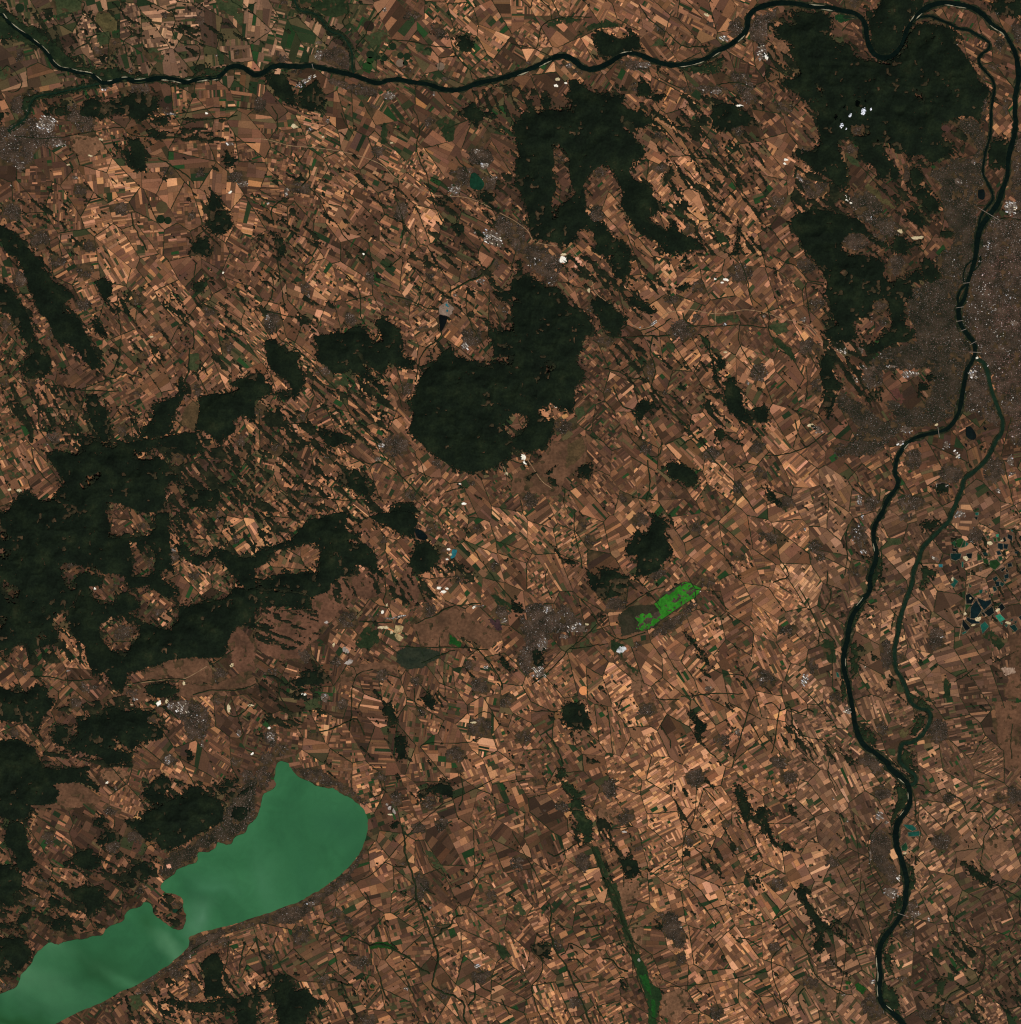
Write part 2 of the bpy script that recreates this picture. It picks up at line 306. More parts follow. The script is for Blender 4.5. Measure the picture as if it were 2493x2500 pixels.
F bicskewood 1: 860 310 920 300 1000 350 1110 410 1040 450 1000 430 920 390
F gerecsetail .9: 760 0 880 0 890 100 850 170 870 240 830 180 770 160 740 60
F squarewood 1: 1230 240 1310 190 1350 220 1290 280
F thinwood .95: 1300 0 1340 110 1310 130 1290 60
F hookwood .95: 1530 740 1560 760 1620 820 1580 860 1540 830
F hookwood .95: 1500 640 1520 800 1560 930 1540 960 1510 820
F longwood 1: 1580 960 1640 930 1670 910 1700 990 1730 1060 1740 1140 1820 1230 1790 1280 1720 1240 1640 1160 1610 1060 1610 990
F longwood2 1: 1830 1150 1900 1120 1927 1140 1927 1240 1870 1270 1840 1210
F crescentwood .9: 940 1110 1000 1080 1080 1090 1080 1140 1020 1170 970 1220 930 1190
F vertacswood .98: 1150 1570 1230 1560 1330 1590 1400 1670 1390 1720 1320 1740 1250 1690 1180 1650
F tickwood .95: 1510 1310 1560 1290 1620 1350 1560 1390 1520 1350
F heathwood .9: 90 1660 200 1620 130 1700
F heathwood .9: 240 1640 350 1570 280 1650
F heathwood .9: 270 1660 340 1680 350 1740 290 1710
F heathwood .8: 490 1600 590 1570 620 1620 580 1680 510 1640
S .3 50: 400 0 1200 0 1200 350 900 350 650 250 450 200
S .18 45: 700 600 1500 600 1900 1400 1400 1500 900 1000
S .2 45: 250 0 500 200 420 350 250 220
G green: 1480 440 1600 450 1700 440 1720 490 1560 510
G green: 1160 650 1230 660 1220 730 1190 710
G green: 470 1150 530 1130 560 1190 500 1240
G brownscrub: 420 1420 540 1360 550 1470 480 1560 400 1600
G darkgreen: 1410 590 1470 620 1490 700 1440 640
B 10: 600 340 650 440 690 560 760 610 900 610 1050 600 1200 600
B 9: 1060 600 1040 720 1080 850 1050 980
B 16: 1050 980 1120 1080 1200 1170 1300 1270 1380 1370 1440 1430
B 10: 1440 1430 1560 1580 1680 1720 1780 1850 1830 1927
B 9: 700 850 820 880 900 920 970 920
B 12: 760 980 790 1060 840 1130 930 1180 940 1260 980 1320 960 1380
B 9: 850 1270 900 1380 980 1460
B 8: 1000 590 1100 540 1200 470
B 10: 1280 430 1330 510 1400 540
B 12: 1400 590 1480 640 1490 720 1520 840
B 8: 1720 480 1710 650 1780 780 1850 870
B 8: 1400 920 1460 1000 1560 990
B 9: 1640 1140 1710 1250 1760 1330
B 9: 1240 1400 1280 1430 1340 1380 1390 1420
B 12: 1020 1540 1040 1700 1010 1850
B 8: 1130 1400 1110 1500 1040 1510
B 8: 1600 1370 1700 1390 1750 1370
B 8: 900 760 880 830 810 870
B 7: 590 1350 680 1400 700 1380
B 7: 400 1750 390 1850 420 1927
B 7: 1700 0 1750 120 1800 300 1880 380
B 8: 1420 540 1700 520 1927 540
V 700 640 68 48;600 370 36 65;390 1280 88 58;1210 330 85 33;1720 130 88 75;1400 230 48 58;1380 460 65 28;1040 850 28 95;1860 880 65 75;1000 1440 48 58;1500 1500 68 55;1850 1440 58 58;1870 1640 55 48;840 1830 55 38;140 1840 55 55;720 1010 45 28;1140 1030 48 28;1250 1200 45 28;1820 490 58 24;1700 1750 38 75;1210 1810 48 33
T tatabanya: 80 0 370 0 380 100 330 200 280 230 230 150 150 90
T bicske: 1180 510 1250 440 1310 480 1390 560 1330 640 1200 620 1160 570
I 1065 508 38 16 w -35;1600 515 12 12 w;1900 450 14 14 w;1770 950 12 18 m;200 60 90 50 s;300 190 40 40 s;950 525 40 14 s
Q 390 25 28 34 white;492 50 30 42 pink;85 1515 18 26 white;98 1555 14 15 white;340 1130 18 13 white;1612 178 22 11 white;1583 200 9 9 white;1530 172 9 8 white;580 260 9 26 sand;1605 725 16 9 sand
H heath: 300 1400 560 1350 560 1500 520 1600 420 1650 350 1800 150 1800 0 1780 0 1650 200 1550
R 4 pale: 490 0 560 90 600 170 620 260 680 320 770 380 850 470 930 530 1000 545 1080 510 1150 440 1230 415 1350 405 1430 420 1530 435 1650 420 1750 405 1850 415 1945 437 2030 470 2160 500 2250 540 2310 610 2370 680 2470 730 2530 800 2570 860
R 4 pale: 1530 390 1530 520
@31
F budahills .86: 340 0 800 0 870 40 910 100 880 160 960 240 1000 160 1060 160 1110 250 1120 320 1060 330 1040 400 1050 470 1060 540 1150 540 1140 600 1080 640 980 650 900 690 850 740 780 750 760 690 800 650 860 670 850 600 940 580 960 500 930 400 940 350 880 320 800 340 810 400 780 460 700 470 640 510 680 560 680 620 600 650 560 580 540 500 490 450 500 380 450 290 470 220 450 150 390 50
F budaknoll .97: 1080 130 1150 110 1190 180 1130 210 1070 180
F budaknoll2 .9: 1200 0 1270 50 1330 170 1260 210 1200 190 1180 80
F budahills .9: 470 550 540 520 600 620 560 650 480 620 410 560
F etyekridge .93: 450 740 530 760 540 810 500 860 540 920 600 970 560 1020 440 1000 420 900 440 800
F etyekridge .5: 440 1010 540 1050 480 1240 440 1100
F tetenyknoll .95: 1150 940 1220 960 1210 1020 1150 1020
F tetenyknoll .8: 1200 900 1290 910 1230 950
F tetenyknoll2 .7: 800 1020 880 1000 870 1060 800 1090 820 1160 760 1080
F cornerbelt .95: 0 1700 60 1780 130 1860 100 1880 30 1800
F csepelwood .8: 1290 1730 1380 1720 1370 1790 1300 1800
S .45 55: 400 250 600 600 900 900 700 1100 450 800
S .3 50: 560 480 1100 600 1150 760 800 820 560 700
G darkgreen: 40 590 130 640 200 700 245 800 200 790 150 720 60 640
G green: 30 520 160 500 190 560 80 590
G olive: 1605 810 1660 810 1670 900 1610 920
H wine: 940 1020 1000 1000 1060 1080 1040 1120 960 1080
W kissponds dark: 1510 1290 1550 1285 1590 1350 1570 1385 1515 1360
W kissponds dark: 1640 1280 1670 1300 1655 1315
W kissponds dark: 1500 1410 1520 1415 1515 1440
B 8: 60 0 150 50 220 70 330 180 450 200
B 8: 0 350 30 430 30 560 60 620
B 8: 0 1500 160 1490 330 1430 450 1330
B 8: 600 1560 680 1640 720 1740 800 1820
B 8: 300 180 320 350 340 500
B 9: 230 1230 250 1340 290 1400
B 8: 310 830 320 1000 300 1100
T buda: 1110 250 1200 200 1340 170 1400 230 1450 320 1450 500 1530 640 1560 740 1490 900 1460 1100 1420 1200 1250 1280 1150 1300 1000 1330 920 1400 880 1480 700 1500 560 1480 640 1400 700 1300 600 1200 530 1100 560 1020 640 1050 720 1100 820 1190 900 1250 1000 1230 880 1100 920 1080 1040 1100 1050 1150 1200 1130 1250 1010 1230 900 1290 850 850 870 780 800 900 700 1000 680 1150 640 1120 520 1060 420 1080 330
T buda: 1270 0 1580 0 1540 130 1500 200 1440 280 1340 170
T pest: 1590 0 1927 0 1927 1200 1850 1250 1800 1180 1740 1060 1700 880 1640 790 1600 700 1550 610 1490 500 1480 390 1530 200
T csepel: 1600 770 1660 860 1690 1000 1740 1130 1780 1230 1770 1300 1660 1240 1600 1180 1500 1170 1500 1000 1540 860
T pest: 1830 1260 1927 1220 1927 1450 1850 1420
V 340 690 88 68;390 360 78 48;300 80 85 55;870 380 58 48;900 490 48 38;990 70 75 75;810 920 88 85;380 950 48 38;390 1010 38 38;560 1480 50 65;160 1850 75 55;350 1200 40 40;1120 1530 65 85;1400 1640 105 75;1720 1600 85 105;1110 1860 110 60;800 1850 60 70
I 560 690 62 26 w 38;660 920 40 22 w 50;1090 888 80 26 w;715 720 24 40 m;1562 890 40 36 w;400 1310 46 26 m 45;1060 1310 46 34 m;1018 1408 34 24 w -30;1360 1425 30 30 m;1440 1490 12 34 w -40;1330 1735 52 38 m;1845 1540 30 48 m;1750 1770 32 14 w 40;710 1840 22 40 m;1740 590 60 50 s;1880 505 34 20 m;285 480 34 16 m;740 840 34 18 m 40;800 480 30 30 s;1430 60 40 60 s;950 832 40 9 m;1860 1640 22 18 m;1700 400 60 60 s;1550 1050 40 60 s;1660 250 60 80 s;1750 880 40 60 s;1490 1520 12 12 w;1840 300 60 60 s
Q 1595 767 9 11 white;345 1275 28 16 sand;1290 1270 12 12 sand
N 1080 1430 80 -45
@02
F bakony .94: 0 0 1280 0 1270 150 1300 330 1350 640 1400 720 1520 690 1560 660 1700 650 1760 560 1860 600 1927 560 1927 880 1830 850 1780 860 1710 980 1720 1040 1650 1100 1560 1100 1420 1090 1330 1110 1240 1130 1120 1160 1050 1200 960 1200 950 1310 930 1370 880 1350 830 1270 790 1200 700 1230 660 1130 640 1010 560 940 530 870 500 770 420 760 410 850 440 920 430 980 340 1010 250 1060 210 1120 220 1020 180 970 100 1010 100 1070 40 1110 20 1050 0 1000
X: 810 0 1180 0 1170 110 1130 180 1000 180 940 150 860 200 810 180 830 100
X: 980 200 1030 230 1060 330 1100 220 1160 280 1170 430 1090 490 1030 490 1000 420 990 350
X: 450 420 490 370 560 400 700 410 780 460 850 460 940 490 950 570 1100 550 1160 590 1260 650 1400 610 1400 700 1300 720 1360 740 1350 830 1270 900 1130 850 1020 790 960 750 1060 720 1030 640 950 610 870 620 870 680 800 700 740 690 680 630 680 560 770 560 800 490 740 470 600 460 560 510 570 570 510 590 480 490
X: 750 850 830 780 900 840 880 760 920 770 960 830 1060 840 1050 940 980 1000 940 1090 890 1080 850 1040 780 980 740 900
X: 0 120 60 160 70 200 30 220 0 170
X: 0 250 90 290 60 360 0 330
X: 10 520 60 530 130 560 150 690 60 670 10 600
X: 0 780 60 800 20 880 0 890
X: 510 740 570 620 580 660 540 720
X: 300 720 340 700 350 740 320 755
X: 290 940 330 880 350 950 320 970
X: 1190 440 1280 430 1380 560 1340 600 1230 520
F bakonywest .9: 0 1290 90 1350 130 1320 200 1390 270 1280 370 1330 360 1390 410 1450 380 1500 310 1550 290 1640 250 1670 200 1590 120 1580 0 1560
F bakonysouth .95: 0 1760 100 1700 170 1720 260 1770 300 1880 320 1927 0 1927
F nemesvamos .9: 570 1540 640 1530 760 1520 790 1470 890 1480 960 1500 1100 1490 1200 1510 1110 1540 1100 1580 1150 1600 1230 1650 1250 1700 1180 1720 1090 1700 1010 1780 980 1800 920 1740 860 1700 870 1760 800 1770 680 1750 580 1690 600 1640
F nemesvamos .85: 580 1700 700 1750 800 1780 980 1810 1000 1870 900 1890 800 1900 750 1830 600 1800 560 1830 480 1780
F scrubring .5: 390 1620 500 1600 540 1640 520 1720 450 1770 410 1720 380 1660
F veszpremwood .93: 1090 1310 1240 1280 1330 1310 1360 1350 1290 1390 1180 1410 1120 1380
F valleystrip .95: 1400 1790 1440 1790 1460 1870 1410 1900
F bakonyeast .95: 1290 170 1300 250 1400 250 1440 340 1560 340 1600 260 1700 290 1820 350 1927 330 1927 560 1860 590 1760 480 1640 330 1480 400 1360 330
S .35 55: 1280 0 1700 0 1927 200 1927 400 1500 350 1300 320
S .42 60: 180 950 640 960 640 1150 220 1150
S .25 50: 960 550 1350 550 1350 850 1000 850
S .25 50: 400 1480 1100 1350 1400 1400 1250 1600 600 1550
S .35 10: 320 1800 1000 1800 1000 1927 320 1927
H heath: 1230 1120 1350 1110 1420 1095 1560 1110 1600 1200 1590 1280 1450 1290 1320 1260 1260 1200
H heath: 1050 1280 1110 1180 1220 1150 1240 1250 1100 1285
H heath2: 1710 980 1800 850 1880 950 1927 1000 1927 1200 1800 1210 1740 1080
H heath: 1370 1295 1600 1295 1800 1240 1927 1225 1927 1310 1700 1340 1450 1400 1330 1390
H heath: 840 1390 960 1330 1100 1320 1120 1400 980 1460 860 1460
G green: 850 470 890 480 900 560 860 560
G darkgreen: 240 1180 320 1140 320 1240 260 1230
B 9: 1000 1290 1240 1260 1400 1260
B 9: 1150 1440 1280 1500 1350 1570
B 9: 1450 1380 1600 1340 1800 1340 1927 1290
B 8: 1700 1380 1700 1500 1790 1540 1900 1440
B 9: 230 1240 380 1240 500 1270 700 1260
B 8: 780 1480 900 1470 1000 1480 1150 1480
B 8: 1440 640 1540 880 1620 1050
V 1270 330 78 68;550 390 58 38;1080 110 48 33;930 910 78 55;1190 750 68 38;1470 480 55 38;660 1310 78 38;570 1440 48 58;100 1660 48 38;170 1190 58 38;860 570 28 38;1660 1230 58 58;1000 1360 58 38;1140 1560 48 38;1640 1410 58 38;1280 1870 58 48;1780 1890 48 38;800 1390 48 24;1620 20 58 28;1120 380 30 35;1780 200 30 45;240 1700 25 25
T veszprem: 1270 1420 1420 1420 1500 1420 1560 1480 1590 1550 1570 1640 1540 1720 1460 1740 1400 1680 1390 1590 1310 1540 1260 1490
I 1370 1470 52 50 w;1290 1462 28 40 m;1262 1862 28 40 m;1525 1745 14 30 w;1010 1410 22 14 m;1800 1665 22 30 m;1490 1580 60 90 s;1290 290 30 24 m
Q 1195 1440 17 26 white;1255 1425 12 18 sand;1745 1155 15 18 sand;1722 1480 13 38 sand;1885 1455 24 9 sand;715 580 9 15 white;1385 1290 10 18 sand;750 1465 8 8 white;1900 1820 10 10 white;145 570 20 9 olive;985 1450 18 6 sand;515 1195 14 5 grey
@12
F tesforest .93: 400 50 480 50 560 10 700 0 670 100 700 160 800 150 800 190 680 210 740 250 820 230 870 290 900 350 920 430 960 470 950 520 860 440 760 400 720 440 740 490 640 480 580 520 540 600 430 640 400 620 300 580 150 570 80 580 0 520 40 520 120 480 300 460 390 440 450 480 490 460 480 360 490 260 450 230 380 240 310 260 200 280 100 310 80 380 0 420 0 300 60 260 160 240 260 200 340 130
F balinka .92: 850 40 950 0 1180 0 1220 50 1190 120 1200 200 1110 180 1000 110 900 70
F bodajkforest .93: 1190 210 1290 220 1340 270 1390 330 1370 390 1310 430 1250 450 1170 480 1180 420 1160 370 1200 280
F tesforest .82: 0 590 100 600 260 600 380 620 430 690 430 760 380 730 200 720 60 710 0 720
F berhidawood .85: 360 1190 480 1190 560 1230 580 1280 480 1300 300 1310 270 1270 340 1240
F quarrywood .9: 270 1400 310 1340 370 1330 385 1340 330 1410
F rectwood 1: 1040 1700 1110 1680 1140 1760 1140 1860 1060 1860 1050 1780
F diamondwood 1: 1260 1400 1310 1350 1360 1440 1320 1500 1270 1440
F forkwood .95: 1010 1420 1050 1500 1060 1600 1010 1620 1000 1540 950 1520 950 1480
F airfieldwood 1: 1830 1060 1927 1160 1927 1210 1850 1140
S .3 20: 0 740 480 740 500 900 300 1050 0 1000
S .28 60: 560 520 900 440 980 620 760 650 600 700
S .3 60: 1000 560 1250 400 1330 700 1050 700
S .35 45: 0 0 900 0 700 250 300 200 0 280
S .2 30: 0 1200 300 1200 600 1500 100 1700
S .25 45: 1200 450 1500 350 1700 500 1300 700
H heath2: 60 740 200 740 380 740 450 640 560 560 640 490 740 480 860 440 960 520 980 600 900 640 760 650 660 720 560 800 500 900 400 1000 330 1100 180 1120 60 1070 0 1000 0 860
H heath2: 1060 560 1130 430 1200 400 1190 480 1250 560 1330 640 1330 720 1200 660 1060 640 1000 620
H heath: 1180 850 1400 740 1500 720 1600 770 1700 850 1850 900 1860 960 1750 1030 1600 960 1450 900 1450 1000 1300 1030 1200 960
H heath: 740 1150 900 1140 1060 1150 1080 1240 1000 1180 900 1180 760 1230 640 1320 640 1220
G marsh: 1060 1050 1150 1010 1300 1030 1390 1060 1370 1110 1240 1180 1130 1180 1060 1130
G darkgreen: 740 980 830 860 920 880 930 980 880 1030 780 1030
G brightgreen: 1455 925 1480 930 1550 990 1530 1015 1470 990
G darkgreen: 460 950 510 970 500 1010 460 1010
G green: 360 1430 480 1400 500 1470 380 1500
G purple: 1750 810 1840 810 1860 880 1820 890
G darkgreen: 1760 620 1850 700 1927 760 1927 700 1800 620
W bodajk dark: 1190 130 1230 130 1290 180 1280 210 1220 200
W quarrypond blue: 1480 280 1515 290 1495 340 1465 345
B 9: 700 1650 720 1500 720 1350 760 1230 880 1180
B 10: 480 1660 600 1620 690 1580 760 1560 820 1680
B 9: 60 1230 150 1260 190 1400 250 1500 290 1600
B 10: 1200 840 1350 780 1480 710 1700 690
B 9: 1560 200 1650 300 1720 400 1840 560 1927 660
B 9: 1250 1140 1380 1080 1500 1040
B 8: 1060 1010 1300 1020 1550 1020 1750 1040
B 12: 1660 1020 1740 1110 1800 1200 1850 1280 1850 1340
B 10: 1190 1330 1200 1440 1250 1520
B 8: 1360 1180 1420 1300 1420 1380
B 9: 780 820 900 830 1020 830
B 8: 970 480 980 600 960 680 1010 760
B 8: 1650 1540 1720 1500 1800 1540
B 7: 1230 1760 1320 1740 1560 1740 1700 1700
V 700 810 78 78;1300 740 58 58;870 790 55 36;1850 760 75 55;1520 500 48 48;650 1450 58 48;950 1230 48 58;1690 1310 78 58;1870 1420 58 48;1680 1620 95 75;1500 1820 75 55;600 1120 48 48;360 1090 48 58;110 1200 75 28;110 1700 55 75;200 1800 48 58;80 1850 58 58;430 1690 48 38;1610 1150 58 33;1330 120 48 48;1650 130 48 38;1800 410 48 48;1230 1500 48 38;1210 1270 48 38;960 210 50 28;1410 300 30 40
I 1080 788 52 11 w -10;1870 820 30 20 m;515 1400 34 40 m;1730 1170 20 14 w;1670 708 42 9 m;110 1690 34 36 m;1440 1160 14 10 m;1000 800 40 8 m
Q 1380 573 15 15 white;1412 600 22 12 white;1438 577 11 9 white;953 752 10 14 white;362 1375 17 18 white;985 700 8 15 sand;585 1000 9 18 sand;675 1040 20 26 grey;700 1130 28 22 grey;960 868 34 16 sand;1075 880 34 40 bench;1075 945 28 28 bench;1640 718 10 12 white;1635 1585 22 10 sand;100 1625 10 10 white;1450 280 12 13 white;1465 320 11 11 sand;1440 356 9 9 white;1020 905 10 16 sand;530 830 16 12 grey
@22
F velencehills .93: 1060 0 1150 80 1150 190 1210 270 1200 330 1150 370 1110 440 1020 470 930 480 950 400 950 330 880 330 850 280 900 210 940 130 1000 190 1050 140
F velencehills .6: 560 430 640 480 700 400 760 440 880 500 850 600 760 640 650 640 600 570
F sarkeresztes .95: 380 1480 430 1430 530 1430 560 1530 600 1580 570 1640 430 1620 390 1560
F striplong .95: 1290 880 1330 920 1480 1120 1500 1170 1470 1160 1310 930
F lobewood .97: 1340 1480 1370 1490 1400 1560 1480 1600 1430 1680 1430 1740 1400 1720 1370 1600
F sarstrip .9: 440 1650 560 1840 640 1870 680 1890 580 1890 520 1780 430 1670
F footbelt .95: 270 210 300 230 390 350 500 370 500 390 380 390 330 300
F cityforest .9: 150 1020 220 1040 240 1120 260 1160 190 1160 160 1080
F citymarsh .95: 0 650 50 680 100 740 60 770 0 720
F tinycopse 1: 1450 1180 1500 1240 1480 1250 1450 1220
G darkgreen: 750 960 840 1000 830 1090 880 1150 960 1200 930 1230 870 1170 800 1100 740 1020
G reed: 800 770 870 720 950 700 1060 705 1130 630 1200 580 1290 525 1335 530 1385 550 1425 560 1425 600 1380 645 1280 705 1200 765 1120 820 1060 875 970 895 900 915 820 940
W velence brightgreen: 925 790 960 775 975 770 1010 770 1050 765 1060 790 1100 765 1110 735 1085 720 1080 690 1100 665 1135 640 1200 590 1290 532 1335 537 1380 557 1418 566 1418 592 1380 638 1280 698 1200 758 1120 813 1060 868 1010 885 965 890 935 870 955 835
G reedpatch: 1150 600 1190 600 1260 565 1240 585 1180 625 1160 625
G reedpatch: 1040 770 1100 745 1120 780 1080 805 1060 790
G reedpatch: 1310 600 1350 565 1370 560 1360 610 1320 660 1300 680 1310 640
G reedpatch: 1220 650 1260 645 1250 680 1230 690 1200 680
G reedpatch: 1000 800 1060 790 1040 830 990 850 970 880 960 850 985 830
G green: 600 830 640 820 640 900 590 920
G green: 440 1010 580 960 560 1010 480 1030
G green: 1580 1240 1660 1250 1640 1310
H dry: 1840 1500 1927 1480 1927 1680 1820 1600
H dry: 880 1180 980 1190 980 1360 900 1340
C 540 1345 34 orange
B 9: 470 0 470 150 510 300 530 430
B 9: 440 1030 600 1010 720 990
B 9: 520 660 600 740 660 850 750 930 840 960 1000 910
B 8: 860 720 1000 620 1150 560
B 9: 1140 1030 1200 1130 1270 1230
B 9: 1500 570 1560 660 1630 740
B 10: 800 1480 830 1420 880 1390
B 8: 640 850 560 930 440 1030 300 1180 150 1300
B 8: 1270 1390 1500 1370 1740 1370
B 8: 1500 1180 1600 1220 1750 1230
B 8: 270 430 250 530 300 650
B 9: 1120 1610 1180 1700 1200 1780
B 10: 1460 1780 1540 1850
B 14: 250 1650 330 1760 390 1900
B 9: 1660 1920 1800 1450 1860 1370
B 8: 1080 1400 1150 1410 1260 1410
B 8: 90 1490 200 1500 370 1500
B 8: 1300 80 1340 150
B 10: 1800 1590 1860 1700 1920 1800
T fehervar: 80 730 170 690 290 700 330 740 380 680 450 720 500 800 560 850 430 900 300 920 240 1000 180 1060 140 1250 60 1180 30 1100 100 980 50 850
T velenceshore: 1020 920 1100 850 1250 770 1400 650 1440 690 1350 740 1300 810 1250 870 1150 920 1060 940
T velencenorth: 1320 490 1450 490 1560 500 1500 560 1435 560
V 960 60 68 55;580 220 48 58;800 680 68 48;1090 470 75 38;1390 130 48 58;1020 1490 78 55;1210 1460 38 38;1580 1720 68 48;1700 1680 38 38;1890 1240 48 75;80 1700 68 48;940 1000 48 38;630 320 38 28;1720 340 38 28;530 100 38 48;740 700 40 50;1890 180 40 40
I 490 880 85 40 w;205 1205 55 62 w;270 725 42 32 m;230 1000 45 50 m;390 935 36 18 m;1700 1650 18 24 m;755 1240 14 18 m;1475 1330 28 18 m;1885 1260 24 20 m;1415 600 9 9 w
Q 825 1035 30 30 silver;565 845 14 10 sand;1740 1660 6 8 pink
@32
F floodstrip .92: 860 300 880 420 830 560 780 610 800 500 840 400
F floodstrip .92: 750 640 780 640 700 800 680 870 650 900 650 830 700 740
F floodstrip .55: 640 1000 690 980 710 1080 700 1200 650 1260 640 1150
F floodstrip .92: 580 1240 620 1380 590 1440 560 1330
F floodsouth .9: 690 1600 760 1640 830 1720 830 1770 760 1740 710 1680
F rackeveloop .95: 1170 1520 1220 1540 1190 1640 1130 1700 1090 1680 1150 1590
F armwood .85: 1070 1350 1150 1400 1250 1460 1280 1490 1200 1480 1120 1440
F armnorth .8: 1180 420 1300 440 1290 490 1220 470 1190 600 1160 600 1180 480
F refinerywood .95: 640 230 720 320 810 330 810 360 720 360
F tokolwood .9: 1150 100 1260 60 1330 50 1280 110 1200 130
F islandcopse .95: 800 1040 830 1100 870 1110 810 1130
F islandcopse .95: 900 1270 960 1250 950 1330 910 1310
F armscrub .85: 1000 740 960 870 945 920 955 840 985 760
F southtip .9: 1040 1770 1090 1800 1110 1900 1050 1920 1030 1860
S .16 60: 200 1600 900 1900 400 1927 0 1700
S .14 60: 1400 200 1927 100 1927 700 1500 700
G darkgreen: 1350 1240 1400 1290 1390 1400 1340 1400
G darkgreen: 1120 1310 1280 1430 1260 1450 1130 1350
G darkgreen: 1640 930 1700 890 1810 1000 1770 1040
G green: 985 1265 1020 1280 1050 1350 1010 1360
G green: 920 200 1030 200 1030 240 930 250
G darkgreen: 430 960 520 950 540 1140 480 1140
G green: 360 1480 400 1490 370 1560
G olive: 1020 1640 1100 1600 1080 1680 1010 1720
G green: 920 1780 980 1780 985 1840 940 1830
H heath: 1830 930 1927 900 1927 1400 1800 1400 1850 1100
H heath: 1720 1430 1927 1430 1927 1927 1800 1927 1740 1600
H salt: 1770 1170 1870 1160 1880 1210 1810 1220
B 9: 470 450 470 560 500 610 460 720 420 760
B 9: 60 320 130 380 180 470 140 500 60 530
B 9: 250 560 320 680 380 820 410 900 400 1000
B 10: 0 1450 60 1440 120 1500 190 1470 210 1600 280 1690 350 1760 400 1850
B 10: 120 1450 100 1550 80 1700 50 1820
B 12: 190 1480 250 1510 320 1490 370 1510
B 9: 400 890 500 940 540 1020
B 8: 630 90 610 200 620 330 600 480
B 8: 280 1330 380 1430 500 1560
B 8: 1570 1180 1510 1230 1420 1280
B 8: 1860 1600 1850 1750 1860 1860
B 8: 450 1700 540 1800 640 1850 700 1900
B 10: 870 200 880 400 860 500
W fishpond navy: 1825 166 1860 179 1860 218 1825 196
W fishpond navy: 1751 236 1790 240 1790 284 1755 275
W fishpond navy: 1794 240 1829 244 1825 279 1799 275
W fishpond navy: 1742 297 1764 292 1781 319 1751 323
W fishpond navy: 1825 388 1855 384 1860 410 1829 415
W fishpond dark: 1772 436 1803 415 1807 428 1785 450
W fishpond dark: 1812 419 1833 450 1816 454
W fishpond teal2: 1711 502 1742 484 1755 502 1729 524
W fishpond navy: 1737 524 1764 524 1764 559 1737 559
W fishpond teal2: 1772 524 1803 541 1785 563 1768 546
W fishpond teal2: 1711 559 1737 567 1746 589 1724 598
W fishpond navy: 1799 476 1833 463 1833 498 1803 502
W fishpond teal2: 1790 506 1820 511 1807 528
W fishpond fgreen: 1755 336 1777 332 1790 354 1764 371
W fishpond leaf: 1598 310 1628 336 1633 358 1598 367
W fishpond leaf: 1637 349 1676 358 1685 393 1650 388
W fishpond leaf: 1694 367 1746 358 1772 393 1729 436 1689 410
W fishpond fgreen: 1397 231 1432 214 1441 262 1432 262
W fishpond leaf: 1436 212 1476 196 1495 209 1467 269 1445 264
W fishpond fgreen: 1497 212 1510 223 1502 262 1474 269
W fishpond teal: 1508 218 1532 240 1510 262
W fishpond dark: 1406 271 1445 279 1441 297 1414 297
W fishpond teal2: 1397 314 1432 310 1476 314 1471 349 1432 367 1401 354
W fishpond dark: 1515 314 1559 310 1554 349 1519 345
W fishpond teal: 1480 375 1493 375 1491 415 1480 415
W fishpond teal: 1419 493 1454 524 1432 550 1423 572 1397 546 1419 528
W fishpond dark: 1510 628 1537 611 1576 650 1554 690 1515 690
W fishpond leaf: 1506 696 1552 696 1510 746
W fishpond navy: 1550 716 1589 663 1631 733 1622 751 1589 801 1545 803
W fishpond navy: 1598 646 1624 656 1659 672 1698 659 1703 685 1648 740 1604 670
W fishpond dark: 1648 755 1711 709 1724 759 1685 788
W fishpond dark: 1628 761 1641 752 1657 775 1650 790
W fishpond dark: 1751 720 1781 685 1807 720 1781 746
W fishpond jade: 1733 781 1768 768 1807 807 1768 829
W fishpond teal: 1620 851 1655 825 1685 860 1637 917
W fishpond dark: 1489 807 1545 873 1515 902 1484 851
W fishpond teal: 1480 910 1537 883 1510 910 1489 921
W fishpond navy: 1515 790 1607 825 1624 838 1554 841 1519 816
W fishpond teal2: 1838 860 1877 847 1903 882 1881 903
W fishpond teal: 1768 834 1790 829 1785 851
W fishpond teal: 1803 851 1829 847 1816 869
W fishpond navy: 1908 790 1927 777 1927 816
W fishpond teal2: 1842 812 1868 803 1860 825
W fishpond teal2: 1873 825 1895 821 1890 842
W fishpond teal: 1847 131 1868 135 1860 153
W fishpond jade: 1737 170 1759 166 1759 188 1742 188
W fishpond teal: 1611 589 1637 585 1633 611 1615 611
W fishpond fgreen: 1532 537 1554 559 1541 572
W fishpond fgreen: 1655 585 1672 602 1663 611
W fishpond dark: 1572 39 1602 35 1593 61
W fishpond teal: 1580 4 1607 2 1607 22 1585 26
W fishpond blue: 1305 393 1336 393 1336 415 1310 415
W fishpond navy: 1877 301 1908 292 1908 314 1886 314
W fishpond dark: 1685 92 1696 87 1696 106
W fishpond fgreen: 1663 183 1685 179 1681 205
W fishpond leaf: 1716 196 1737 196 1742 223 1724 223
W fishpond leaf: 1746 192 1768 188 1768 218 1751 218
W fishpond teal2: 1637 306 1663 301 1681 327 1646 327
W fishpond dark: 1790 196 1807 188 1816 218 1799 227
W fishpond dark: 1685 624 1698 620 1698 642 1685 646
W fishpond teal: 535 1205 550 1210 560 1245 540 1240
